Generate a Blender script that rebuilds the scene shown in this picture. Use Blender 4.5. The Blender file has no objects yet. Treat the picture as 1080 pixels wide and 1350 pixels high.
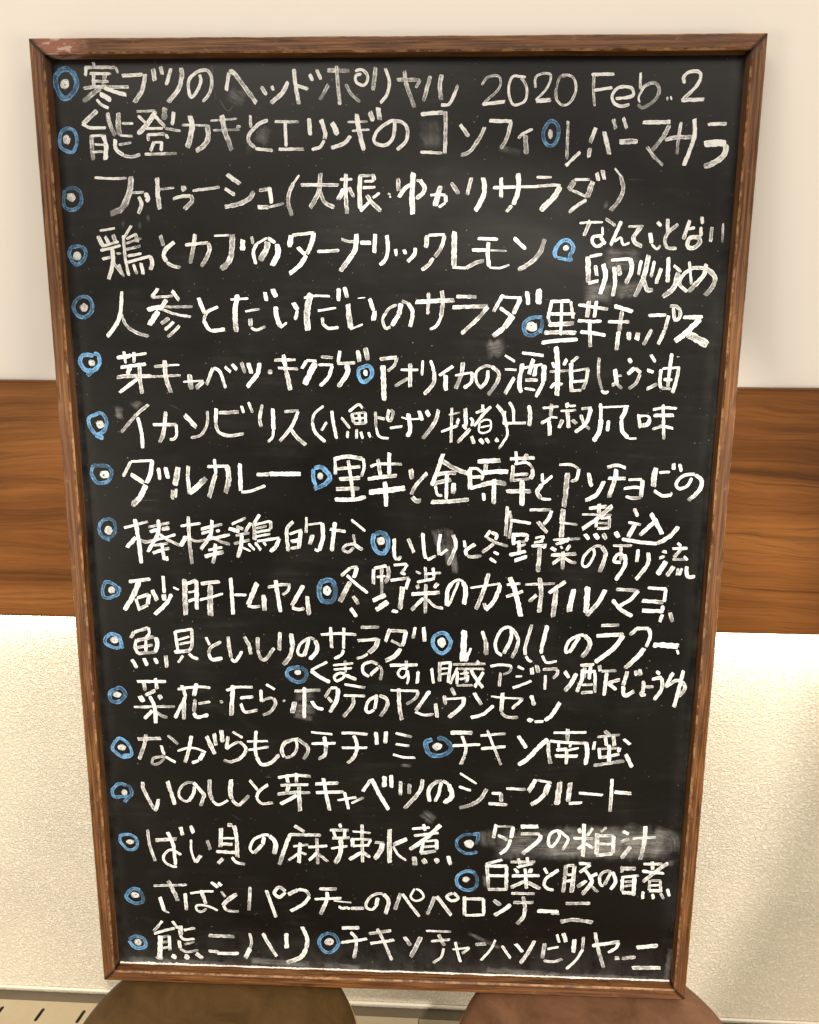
import bpy, bmesh, math, random
from mathutils import Matrix, Vector, noise
random.seed(7)
scene = bpy.context.scene
COL = scene.collection
R = math.radians

# ------------------------------------------------------------------ camera
cd = bpy.data.cameras.new('camera')
cd.sensor_fit = 'HORIZONTAL'; cd.sensor_width = 36.0; cd.lens = 36.0
cd.clip_start = 0.02; cd.clip_end = 50
cam = bpy.data.objects.new('camera', cd); COL.objects.link(cam)
cam.matrix_world = Matrix(((0.999282,-0.013444,0.035419,0.042532),(0.037885,0.352557,-0.935023,-0.614643),(0.000083,0.935694,0.352813,1.224082),(0,0,0,1)))
scene.camera = cam

# ------------------------------------------------------------------ world: dim warm room round the board
world = bpy.data.worlds.new('World'); scene.world = world; world.use_nodes = True
wn = world.node_tree.nodes; wl = world.node_tree.links
bg = wn['Background']
tc = wn.new('ShaderNodeTexCoord'); sx = wn.new('ShaderNodeSeparateXYZ')
mr = wn.new('ShaderNodeMapRange'); mr.inputs[1].default_value = -1; mr.inputs[2].default_value = 1
rp = wn.new('ShaderNodeValToRGB')
wl.new(tc.outputs['Generated'], sx.inputs[0]); wl.new(sx.outputs[2], mr.inputs[0]); wl.new(mr.outputs[0], rp.inputs[0])
cr = rp.color_ramp
cr.elements[0].position = 0.0; cr.elements[0].color = (.20, .165, .12, 1)
cr.elements[1].position = 1.0; cr.elements[1].color = (1.0, .91, .80, 1)
for p, c in ((.50, (.13, .11, .085, 1)), (.60, (.40, .35, .30, 1)), (.68, (1.0, .92, .83, 1))):
    e = cr.elements.new(p); e.color = c
wl.new(rp.outputs[0], bg.inputs[0]); bg.inputs[1].default_value = 0.85

# ------------------------------------------------------------------ lamps of the room, plus two added side fills
def area(name, loc, target, size, sizey, power, col):
    l = bpy.data.lights.new(name, 'AREA'); l.shape = 'RECTANGLE'
    l.size = size; l.size_y = sizey; l.energy = power; l.color = col
    o = bpy.data.objects.new(name, l); COL.objects.link(o)
    o.location = loc
    d = Vector(target) - Vector(loc)
    o.rotation_euler = d.to_track_quat('-Z', 'Y').to_euler()
    return o
area('ceiling_light', (-.55, -1.35, 2.5), (0, .1, .75), 1.1, .7, 15.5, (1, .93, .82))
area('ceiling_light', (.9, -1.3, 2.45), (.2, .1, .85), .8, .6, 7, (1, .93, .84))
area('added_side_fill', (-1.95, -2.2, .75), (-.2, .15, .5), .8, .8, 20, (1, .90, .74))  # added pair of unseen fills that brighten the lower wall
area('added_side_fill', (1.95, -2.2, .75), (.2, .15, .5), .8, .8, 18, (1, .90, .74))
area('strip_light', (.62, .1573, .7995), (.62, .1595, .5), .7, .008, 1.25, (1, .93, .80))
area('strip_light', (-.45, .1702, .7995), (-.45, .1725, .5), .7, .008, .6, (1, .93, .74))
sl = bpy.data.lights.new('spot_light', 'SPOT'); sl.energy = 215; sl.color = (1, .92, .80)
sl.spot_size = R(23.5); sl.spot_blend = .06; sl.shadow_soft_size = .035
so = bpy.data.objects.new('spot_light', sl); COL.objects.link(so)
so.location = (.50, -1.45, 2.42); so.rotation_euler = (Vector((-.05, .16, .60)) - Vector(so.location)).to_track_quat('-Z', 'Y').to_euler()

scene.view_settings.view_transform = 'Standard'
scene.view_settings.look = 'None'
scene.view_settings.exposure = 0.0
scene.view_settings.gamma = 1.0
scene.view_settings.use_curve_mapping = False

# ------------------------------------------------------------------ helpers
def link(o, parent=None):
    COL.objects.link(o)
    if parent: o.parent = parent
    return o
def mesh_obj(name, bm, mats, parent=None, smooth=False):
    me = bpy.data.meshes.new(name); bm.to_mesh(me); bm.free()
    for m in (mats if isinstance(mats, (list, tuple)) else [mats]): me.materials.append(m)
    if smooth:
        for p in me.polygons: p.use_smooth = True
    return link(bpy.data.objects.new(name, me), parent)
def empty(name, loc, rot=(0, 0, 0)):
    o = bpy.data.objects.new(name, None); o.location = loc; o.rotation_euler = rot
    o.empty_display_size = .05
    return link(o)
def tag(o, label, cat, group=None):
    o['label'] = label; o['category'] = cat
    if group: o['group'] = group
def struct(o): o['kind'] = 'structure'; return o
def box(bm, a, b):
    vs = [bm.verts.new((x, y, z)) for x in (a[0], b[0]) for y in (a[1], b[1]) for z in (a[2], b[2])]
    for f in ((0, 1, 3, 2), (4, 6, 7, 5), (0, 4, 5, 1), (2, 3, 7, 6), (0, 2, 6, 4), (1, 5, 7, 3)):
        bm.faces.new([vs[i] for i in f])
def lathe(bm, prof, n=96, close=True):
    rings = []
    for r, z in prof:
        if r < 1e-6: rings.append([bm.verts.new((0, 0, z))])
        else: rings.append([bm.verts.new((r * math.cos(2 * math.pi * i / n), r * math.sin(2 * math.pi * i / n), z)) for i in range(n)])
    for a, b in zip(rings, rings[1:]):
        for i in range(n):
            j = (i + 1) % n
            if len(a) == 1: bm.faces.new((a[0], b[i], b[j]))
            elif len(b) == 1: bm.faces.new((a[i], b[0], a[j]))
            else: bm.faces.new((a[i], b[i], b[j], a[j]))

class NT:
    def __init__(s, name):
        s.m = bpy.data.materials.new(name); s.m.use_nodes = True
        s.n = s.m.node_tree.nodes; s.l = s.m.node_tree.links
        s.b = s.n['Principled BSDF']; s.out = s.n['Material Output']
    def add(s, t, **k):
        q = s.n.new(t)
        for a, v in k.items(): setattr(q, a, v)
        return q
    def lk(s, a, b): s.l.new(a, b)
    def coord(s, kind='Object', scale=(1, 1, 1), loc=(0, 0, 0)):
        c = s.add('ShaderNodeTexCoord'); m = s.add('ShaderNodeMapping')
        m.inputs['Scale'].default_value = scale; m.inputs['Location'].default_value = loc
        s.lk(c.outputs[kind], m.inputs[0]); return m.outputs[0]
    def noise(s, v, scale=5, detail=4, rough=.55, dist=0):
        q = s.add('ShaderNodeTexNoise'); q.inputs['Scale'].default_value = scale
        q.inputs['Detail'].default_value = detail; q.inputs['Roughness'].default_value = rough
        q.inputs['Distortion'].default_value = dist
        s.lk(v, q.inputs['Vector']); return q.outputs['Fac']
    def ramp(s, f, stops):
        q = s.add('ShaderNodeValToRGB'); e = q.color_ramp.elements
        def c4(c): return (c, c, c, 1) if not isinstance(c, tuple) else (c[0], c[1], c[2], 1)
        e[0].position = stops[0][0]; e[0].color = c4(stops[0][1])
        e[1].position = stops[-1][0]; e[1].color = c4(stops[-1][1])
        for p, c in stops[1:-1]: x = e.new(p); x.color = c4(c)
        s.lk(f, q.inputs[0]); return q.outputs[0]
    def mix(s, f, a, b, mode='MIX'):
        q = s.add('ShaderNodeMix', data_type='RGBA', blend_type=mode)
        for inp, v in ((q.inputs[0], f), (q.inputs[6], a), (q.inputs[7], b)):
            if isinstance(v, (int, float)): inp.default_value = v
            elif isinstance(v, tuple): inp.default_value = (v[0], v[1], v[2], 1)
            else: s.lk(v, inp)
        return q.outputs[2]
    def math(s, op, a, b=0.0, clamp=False):
        q = s.add('ShaderNodeMath', operation=op); q.use_clamp = clamp
        for inp, v in ((q.inputs[0], a), (q.inputs[1], b)):
            if isinstance(v, (int, float)): inp.default_value = v
            else: s.lk(v, inp)
        return q.outputs[0]
    def sep(s, v):
        q = s.add('ShaderNodeSeparateXYZ'); s.lk(v, q.inputs[0]); return q.outputs
    def bump(s, h, strength=.3, dist=.001):
        q = s.add('ShaderNodeBump'); q.inputs['Strength'].default_value = strength; q.inputs['Distance'].default_value = dist
        s.lk(h, q.inputs['Height']); s.lk(q.outputs[0], s.b.inputs['Normal'])
    def set(s, color=None, rough=None, **k):
        for key, v in (('Base Color', color), ('Roughness', rough)):
            if v is None: continue
            i = s.b.inputs[key]
            if isinstance(v, (int, float)): i.default_value = v
            elif isinstance(v, tuple): i.default_value = (v[0], v[1], v[2], 1)
            else: s.lk(v, i)
        return s.m

# ------------------------------------------------------------------ materials of the place
def m_plaster():
    t = NT('plaster'); v = t.coord()
    n1 = t.noise(v, 3, 3); n2 = t.noise(v, 260, 3)
    c = t.mix(n1, (.80, .75, .675), (.82, .77, .71))
    t.bump(n2, .08, .001); return t.set(c, .75)
def m_wallpaper():
    t = NT('embossed_wallpaper'); v = t.coord()
    nA = t.noise(v, 300, 3, .55, 1.0); nB = t.noise(v, 620, 2, .5, .6); nC = t.noise(v, 2.2, 3)
    patch = t.noise(v, 7, 3)
    h = t.math('ADD', t.ramp(nA, [(.40, 0.0), (.60, 1.0)]), t.math('MULTIPLY', nB, .55))
    h = t.math('MULTIPLY', h, t.ramp(patch, [(.3, .55), (.7, 1.0)]))
    c = t.mix(nC, (.82, .76, .62), (.85, .79, .66))
    c = t.mix(1.0, c, t.ramp(h, [(.30, (.91, .885, .84)), (.85, 1.0)]), 'MULTIPLY')  # painted relief shade: hollows of the embossing darkened in the colour
    t.bump(h, 1.0, .0010); return t.set(c, .6)
def m_walnut():
    t = NT('walnut_veneer')
    base = t.coord('Object')
    wn_ = t.add('ShaderNodeTexNoise'); wn_.inputs['Scale'].default_value = 2.3; wn_.inputs['Detail'].default_value = 3; wn_.inputs['Roughness'].default_value = .5
    t.lk(t.coord('Object', (1.0, 1, 3.2), (1.7, 0, .3)), wn_.inputs['Vector'])
    wob = t.noise(t.coord('Object', (9, 1, 30)), 1.0, 3)
    zz = t.sep(base)
    z2 = t.math('ADD', zz[2], t.math('MULTIPLY', t.math('SUBTRACT', wn_.outputs['Fac'], .5), .07))
    z2 = t.math('ADD', z2, t.math('MULTIPLY', t.math('SUBTRACT', wob, .5), .012))
    cb = t.add('ShaderNodeCombineXYZ'); t.lk(zz[0], cb.inputs[0]); t.lk(z2, cb.inputs[2])
    def n(sx, sz, d=4, r=.6, off=0.0):
        m = t.add('ShaderNodeMapping'); m.inputs['Scale'].default_value = (sx, 1, sz); m.inputs['Location'].default_value = (off, off, off)
        t.lk(cb.outputs[0], m.inputs[0]); return t.noise(m.outputs[0], 1.0, d, r)
    big = n(.9, 22, 4, .62); ring = n(1.0, 150, 4, .62, 4.0); fine = n(9, 420, 4, .65, 9.0); pore = n(38, 1500, 2, .6, 2.0)
    c = t.ramp(big, [(.26, (.062, .020, .004)), (.42, (.140, .048, .009)), (.56, (.210, .076, .016)), (.74, (.305, .122, .030))])
    c = t.mix(1.0, c, t.ramp(ring, [(.25, .42), (.36, .70), (.44, .96), (.8, 1.12)]), 'MULTIPLY')
    c = t.mix(.8, c, t.ramp(fine, [(.25, .45), (.5, 1.0), (.8, 1.35)]), 'MULTIPLY')
    c = t.mix(.45, c, t.ramp(pore, [(.30, .45), (.42, 1.0), (1, 1.0)]), 'MULTIPLY')
    t.b.inputs['Specular IOR Level'].default_value = .2
    t.bump(fine, .10, .0005); return t.set(c, .5)
def m_frame(name, worn):
    t = NT(name)
    g = t.noise(t.coord('Object', (14, 420, 420)), 1.0, 5, .68, .5)
    g2 = t.noise(t.coord('Object', (3, 60, 60)), 1.0, 3, .6, .2)
    sp = t.noise(t.coord('Object', (60, 160, 160)), 1.0, 4, .7)
    info = t.add('ShaderNodeObjectInfo')
    c = t.ramp(g, [(.30, (.020, .007, .0016)), (.43, (.078, .028, .007)), (.56, (.160, .065, .018)), (.72, (.29, .140, .048))])
    c = t.mix(t.ramp(g2, [(.42, 0.0), (.66, .6)]), c, (.125, .062, .040))
    w = t.ramp(sp, [(.60, 0.0), (.70, 1.0)])
    c = t.mix(t.math('MULTIPLY', w, .30), c, (.32, .19, .10))
    if worn:
        w2 = t.ramp(t.noise(t.coord('Object', (45, 90, 90)), 1.0, 4, .75), [(.46, 0.0), (.58, 1.0)])
        c = t.mix(t.math('MULTIPLY', w2, .6), c, (.46, .26, .11))
    # paint rubbed off and pink chalk at the top left corner
    pos = t.add('ShaderNodeVectorMath', operation='DISTANCE')
    geo = t.add('ShaderNodeTexCoord'); t.lk(geo.outputs['UV'], pos.inputs[0]); pos.inputs[1].default_value = (.024, .006, 0)
    near = t.ramp(pos.outputs['Value'], [(.010, 1.0), (.026, 0.0)])
    chips = t.ramp(t.noise(t.coord('Object', (70, 190, 120)), 1.0, 3, .6), [(.52, 0.0), (.57, 1.0)])
    pink = t.math('MULTIPLY', near, .55)
    c = t.mix(pink, c, (.36, .14, .10))
    c = t.mix(t.math('MULTIPLY', t.math('MULTIPLY', near, chips), .6), c, (.55, .43, .33))
    dent = t.ramp(t.noise(t.coord('Object', (26, 120, 120)), 1.0, 4, .75, .8), [(.60, 0.0), (.68, 1.0)])
    c = t.mix(t.math('MULTIPLY', dent, .5), c, (.030, .012, .005))
    mu = t.add('ShaderNodeUVMap'); mu.uv_map = 'Mitre'; mq = t.sep(mu.outputs[0])
    md = t.math('ADD', t.math('MINIMUM', mq[0], mq[1]), t.math('MULTIPLY', t.math('SUBTRACT', sp, .5), .0006))
    c = t.mix(t.ramp(md, [(.0005, 1.0), (.0011, 0.0)]), c, (.008, .004, .002))
    t.b.inputs['Specular IOR Level'].default_value = .3
    t.bump(g, .35, .0005); return t.set(c, t.ramp(g2, [(.2, .42), (.8, .62)]))
def m_slate():
    t = NT('blackboard_paint'); v = t.coord()
    a = t.noise(t.coord('Object', (7, 16, 1)), 1.0, 5, .6, .8)
    s = t.noise(t.coord('Object', (14, 160, 1), (0, 3, 0)), 1.0, 5, .65, .5)
    gr = t.noise(v, 900, 2)
    cl = t.noise(v, 9, 5, .62, .6)
    spk = t.noise(v, 420, 1, .5)
    xyz = t.sep(v)
    ex = t.math('SUBTRACT', .2875, t.math('ABSOLUTE', xyz[0]))           # distance to the side rails
    eb = t.math('SUBTRACT', xyz[1], .0125)                                # distance to the bottom rail
    ds = t.ramp(ex, [(.0, 1.0), (.004, .55), (.016, 0.0)])
    db = t.ramp(eb, [(.0, 1.0), (.010, .55), (.045, 0.0)])
    edge = t.math('MAXIMUM', t.math('MULTIPLY', ds, .55), db)
    edge = t.math('MULTIPLY', edge, t.ramp(t.noise(t.coord('Object', (55, 40, 1)), 1.0, 5, .65), [(.35, .1), (.65, 1.0)]))
    f = t.math('MULTIPLY', t.ramp(cl, [(.52, 0.0), (.80, 1.0)]), .016)
    f = t.math('ADD', f, t.math('MULTIPLY', t.ramp(s, [(.50, 0.0), (.8, 1.0)]), t.ramp(cl, [(.46, .001), (.70, .030)])))
    f = t.math('ADD', f, t.math('MULTIPLY', edge, .09))
    f = t.math('ADD', f, t.math('MULTIPLY', t.ramp(spk, [(.765, 0.0), (.79, 1.0)]), .28), True)
    base = t.mix(a, (.0030, .0026, .0022), (.0044, .0038, .0031))
    c = t.mix(f, base, (.50, .48, .45))
    t.bump(gr, .08, .0004); t.b.inputs['Specular IOR Level'].default_value = .29
    return t.set(c, t.ramp(a, [(.3, .28), (.7, .38)]))
def m_chalk(name, cols, low):
    t = NT(name); uv = t.coord('UV')
    x = t.sep(uv)
    st = t.noise(t.coord('UV', (90, 1500, 1)), 1.0, 4, .7, .3)
    gn = t.noise(t.coord('Object'), 1400, 3, .7)
    bl = t.noise(t.coord('Object'), 240, 3, .6)
    at = t.add('ShaderNodeAttribute', attribute_name='dens')
    ed = t.add('ShaderNodeAttribute', attribute_name='edge')
    s = t.math('ADD', t.math('MULTIPLY', st, .45), t.math('MULTIPLY', gn, .35))
    s = t.math('ADD', s, t.math('MULTIPLY', bl, .30))
    s = t.math('ADD', s, t.math('MULTIPLY', ed.outputs['Fac'], .085))
    s = t.math('ADD', s, at.outputs['Fac'])
    al = t.ramp(s, [(.445, low), (.58, 1.0)])
    c = t.mix(bl, cols[0], cols[1])
    t.set(c, .95)
    tr = t.add('ShaderNodeBsdfTransparent'); mx = t.add('ShaderNodeMixShader')
    t.lk(al, mx.inputs[0]); t.lk(tr.outputs[0], mx.inputs[1]); t.lk(t.b.outputs[0], mx.inputs[2]); t.lk(mx.outputs[0], t.out.inputs[0])
    return t.m
def m_smudge():
    t = NT('chalk_smear')
    s = t.noise(t.coord('UV', (35, 420, 1)), 1.0, 5, .7, .6); b = t.noise(t.coord('Object'), 60, 4, .65)
    ed = t.add('ShaderNodeAttribute', attribute_name='edge')
    al = t.math('MULTIPLY', t.ramp(s, [(.33, .04), (.70, .30)]), t.ramp(b, [(.35, .25), (.65, 1.0)]))
    al = t.math('MULTIPLY', al, t.ramp(ed.outputs['Fac'], [(.0, 1.0), (.9, .06)]))
    t.set((.62, .60, .57), .9)
    tr = t.add('ShaderNodeBsdfTransparent'); mx = t.add('ShaderNodeMixShader')
    t.lk(al, mx.inputs[0]); t.lk(tr.outputs[0], mx.inputs[1]); t.lk(t.b.outputs[0], mx.inputs[2]); t.lk(mx.outputs[0], t.out.inputs[0])
    return t.m
def m_suede(name, a, b):
    t = NT(name); v = t.coord()
    n = t.noise(v, 22, 5, .68, .9); f = t.noise(v, 420, 3, .6)
    c = t.mix(t.ramp(n, [(.3, 0.0), (.7, 1.0)]), a, b)
    t.bump(f, .12, .0006); t.set(c, .62)
    t.b.inputs['Specular IOR Level'].default_value = .22
    return t.m
def m_simple(name, a, b, rough, scale=30, metal=0.0, bump=.05):
    t = NT(name); v = t.coord(); n = t.noise(v, scale, 4)
    t.bump(n, bump, .0005); t.b.inputs['Metallic'].default_value = metal
    return t.set(t.mix(n, a, b), rough)

PLASTER = m_plaster(); PAPER = m_wallpaper(); WALNUT = m_walnut()
FRAME = m_frame('stained_wood', False); FRAMEW = m_frame('worn_wood_edge', True)
SLATE = m_slate()
CHALK = m_chalk('white_chalk', ((.70, .695, .675), (.80, .795, .775)), .25)
BLUE = m_chalk('blue_chalk', ((.10, .28, .54), (.19, .39, .62)), .18)
SMEAR = m_smudge()
DUST = m_simple('chalk_dust', (.55, .47, .40), (.90, .87, .82), .95, 500, 0, .5)
OLIVE = m_suede('olive_brown_suede', (.050, .025, .006), (.092, .049, .015))
RUST = m_suede('reddish_brown_suede', (.080, .035, .016), (.155, .073, .037))
PIPING = m_simple('tan_piping', (.40, .22, .09), (.50, .29, .13), .55, 200)
METAL = m_simple('dark_metal', (.05, .045, .04), (.07, .06, .05), .35, 40, 1.0)
COVER = m_simple('beige_enamel', (.43, .35, .235), (.48, .40, .275), .38, 60, .35)
DARK = m_simple('dark_cavity', (.05, .038, .026), (.07, .054, .038), .8, 60)
GAP_SHADE = m_simple('shadow_gap_brown', (.10, .078, .050), (.14, .11, .072), .4, 50)  # dark brown that stands for shade in the gap at the wall foot
TRIM = m_simple('cream_trim', (.74, .68, .56), (.78, .72, .60), .5, 80)
FLOOR = m_simple('floor_tile', (.30, .26, .20), (.36, .31, .24), .5, 8)

# ------------------------------------------------------------------ the wall, the band, the floor
YAW = R(-.7)                      # the wall runs very slightly towards the camera on the right
YW, YB = .170, .160               # wall face and face of the walnut band, at x = 0
ZT, ZB, ZL = 1.0612, .8020, .2310   # band top, band bottom, top of the vent cover
def place(o): o.rotation_euler = (0, 0, YAW); return o
bm = bmesh.new(); box(bm, (-3, YW, ZB + .10), (3, YW + .10, 2.7))
struct(place(mesh_obj('wall', bm, PLASTER)))
bm = bmesh.new(); box(bm, (-3, YW + .0005, 0), (3, YW + .10, ZB + .0995))
struct(place(mesh_obj('lower_wall', bm, PAPER)))
bm = bmesh.new(); box(bm, (-3, -3.2, -.05), (3, YW + .12, 0))
struct(mesh_obj('floor', bm, FLOOR))
bm = bmesh.new(); box(bm, (-2.2, YB, ZB), (2.2, YW - .0006, ZT))
bmesh.ops.bevel(bm, geom=[e for e in bm.edges], offset=.0015, segments=2, affect='EDGES')
band = place(mesh_obj('wall_panel', bm, WALNUT))
tag(band, 'wide horizontal walnut wood band fixed along the wall behind the chalkboard', 'wall panel')

# vent cover along the foot of the wall, with a dark strip behind it painted as the shadow gap
cover = empty('vent_cover', (0, YW, 0), (0, 0, YAW))
tag(cover, 'beige metal ledge with slanted vent slots along the foot of the wall', 'vent cover')
def slot_loop(cx, cy, ang, L, r, n=6):
    pts = []
    for s in (1, -1):
        for i in range(n + 1):
            a = -math.pi / 2 + math.pi * i / n
            x, y = s * (L / 2 + r * math.cos(a)), s * r * math.sin(a)
            pts.append((cx + x * math.cos(ang) - y * math.sin(ang), cy + x * math.sin(ang) + y * math.cos(ang)))
    return pts
def plate(x0, x1, y0, y1, ztop, th, loops):
    bm = bmesh.new()
    def ring(pts):
        vs = [bm.verts.new((p[0], p[1], ztop)) for p in pts]
        return [bm.edges.new((vs[i], vs[(i + 1) % len(vs)])) for i in range(len(vs))]
    es = ring([(x0, y0), (x1, y0), (x1, y1), (x0, y1)])
    for l in loops: es += ring(l)
    bmesh.ops.triangle_fill(bm, use_beauty=True, edges=es)
    top = bm.faces[:]
    r = bmesh.ops.extrude_face_region(bm, geom=top)
    for v in [g for g in r['geom'] if isinstance(g, bmesh.types.BMVert)]: v.co.z -= th
    bmesh.ops.recalc_face_normals(bm, faces=bm.faces[:])
    return bm
YF = -.120
slots = []
SL = [(-.4720 + .0552 * i, -.0358, R(79)) for i in range(-3, 4)] + [(-.5010 + .0552 * i, -.0600, R(79)) for i in range(-3, 4)]
for cx, cy, a in SL: slots.append(slot_loop(cx, cy, a, .0145, .0024))
mesh_obj('slotted_panel', plate(-1.6, .0255, YF, -.0165, ZL - .004, .0015, slots), COVER, cover)
bm = bmesh.new(); box(bm, (.0265, YF, ZL - .0065), (1.6, -.0165, ZL - .005)); mesh_obj('plain_panel', bm, COVER, cover)
bm = bmesh.new(); box(bm, (-1.6, YF, .0), (1.6, YF + .002, ZL - .0085)); mesh_obj('front_panel', bm, COVER, cover)
bm = bmesh.new(); box(bm, (-1.59, YF + .004, .002), (1.59, -.004, ZL - .028)); mesh_obj('slot_shade_box', bm, DARK, cover)  # dark box, its colour stands for the shade inside the slots
bm = bmesh.new(); box(bm, (-1.6, -.0155, .20), (1.6, -.001, ZL - .006)); mesh_obj('shadow_gap_strip', bm, GAP_SHADE, cover)  # shade of the gap between wall and ledge, put into a dark strip
bm = bmesh.new(); box(bm, (-1.6, -.0035, ZL + .0005), (1.6, -.0003, ZL + .0022)); mesh_obj('edge_trim', bm, TRIM, cover)

# ------------------------------------------------------------------ the two stools that carry the board
def stool(loc, mat, label, rot):
    t = empty('stool', loc, (0, 0, rot)); tag(t, label, 'stool', 'round stools under the chalkboard')
    bm = bmesh.new()
    prof = [(0, .4608), (.05, .4606), (.09, .4600), (.115, .4585), (.133, .4545), (.1415, .4480), (.1440, .4390), (.1430, .4230), (.139, .4120), (.120, .4080), (0, .4080)]
    lathe(bm, prof, 128); mesh_obj('seat', bm, mat, t, True)
    bm = bmesh.new()
    for i in range(128):
        pass
    rr = .1435; r2 = .0028; ns = 10
    ringv = [[bm.verts.new(((rr + r2 * math.cos(2 * math.pi * j / ns)) * math.cos(2 * math.pi * i / 128), (rr + r2 * math.cos(2 * math.pi * j / ns)) * math.sin(2 * math.pi * i / 128), .4330 + r2 * math.sin(2 * math.pi * j / ns))) for j in range(ns)] for i in range(128)]
    for i in range(128):
        for j in range(ns):
            a, b = ringv[i], ringv[(i + 1) % 128]
            bm.faces.new((a[j], b[j], b[(j + 1) % ns], a[(j + 1) % ns]))
    mesh_obj('piping', bm, PIPING, t, True)
    bm = bmesh.new(); lathe(bm, [(0, .4078), (.07, .4078), (.07, .400), (.026, .392), (.023, .37), (.023, .03), (.03, .022), (0, .022)], 48); mesh_obj('column', bm, METAL, t, True)
    bm = bmesh.new(); lathe(bm, [(0, .0219), (.05, .0219), (.125, .010), (.130, .004), (.130, 0), (0, 0)], 64); mesh_obj('base_plate', bm, METAL, t, True)
    return t
stool((-.171, -.0640, 0), OLIVE, 'round stool with an olive brown seat under the lower left corner of the board', .3)
stool((.206, -.0640, 0), RUST, 'round stool with a reddish brown seat under the lower right corner of the board', 1.9)

# ------------------------------------------------------------------ the chalkboard
HB, WB = .8972, .600
PHI = R(9)
board = empty('chalkboard', (0, 0, .465), (R(90) - PHI, 0, 0))
tag(board, 'wood framed blackboard menu covered with handwritten white chalk lines and blue ringed bullets', 'chalkboard')
FW, DEP, TH = .0120, .0122, .0240      # face width, recess, thickness of the frame
def rail(name, length, seed):
    """mitred rail, local x along it, local y from the outer edge inwards, local z to the viewer"""
    rnd = random.Random(seed)
    b = .0013
    prof = [(0, -TH, 0), (0, -b, 0), (b * .8, 0, 1), (FW - b * 1.1, 0, 0), (FW, -b, 1), (FW + .0006, -DEP - .004, 0), (FW + .0006, -TH, 0)]
    n = 90; bm = bmesh.new(); uvl = bm.loops.layers.uv.new('UVMap'); uvm = bm.loops.layers.uv.new('Mitre')
    rows = []
    for k in range(n + 1):
        f = k / n; row = []
        for i, (y, z, _) in enumerate(prof):
            x0, x1 = y + .00012, length - y - .00012
            x = x0 + (x1 - x0) * f
            j = .00035 * noise.noise(Vector((x * 22 + seed * 9, i * 1.7, seed))) + .00022 * noise.noise(Vector((x * 110, i * 3.1 + seed, 3)))
            dj = j if 0 < i < 5 else 0
            row.append(bm.verts.new((x, y + (dj if i in (1, 4) else 0) + (.6 * dj if i in (2, 3) else 0), z + (.5 * dj if i in (1, 2, 3, 4) else 0))))
        rows.append(row)
    m = len(prof)
    for k in range(n):
        for i in range(m):
            j = (i + 1) % m
            fc = bm.faces.new((rows[k][i], rows[k + 1][i], rows[k + 1][j], rows[k][j]))
            fc.material_index = 1 if i in (1, 3) else 0
    for row, rev in ((rows[0], False), (rows[-1], True)):
        bm.faces.new(row if not rev else row[::-1])
    bmesh.ops.recalc_face_normals(bm, faces=bm.faces[:])
    off = 0.0 if name == 'top_rail' else 5.0
    for fc in bm.faces:
        for lp in fc.loops:
            q = lp.vert.co; lp[uvl].uv = (q.x + off, q.y); lp[uvm].uv = (q.x - q.y, length - q.x - q.y)
    return mesh_obj(name, bm, [FRAME, FRAMEW], board)
def set_rail(o, origin, ang):
    o.location = origin; o.rotation_euler = (0, 0, ang)
# rails run clockwise or counter-clockwise so that local y points inwards
o = rail('top_rail', WB, 1); o.scale = (1, -1, 1); set_rail(o, (-WB / 2, HB, 0), 0)
o = rail('bottom_rail', WB, 2); set_rail(o, (-WB / 2, 0, 0), 0)
o = rail('side_rail', HB, 3); set_rail(o, (WB / 2, 0, 0), R(90))
o = rail('side_rail', HB, 4); o.scale = (1, -1, 1); set_rail(o, (-WB / 2, 0, 0), R(90))

bm = bmesh.new(); box(bm, (-WB / 2 + FW - .003, FW - .003, -DEP - .004), (WB / 2 - FW + .003, HB - FW + .003, -DEP))
slate = mesh_obj('slate_panel', bm, SLATE, board)

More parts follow.
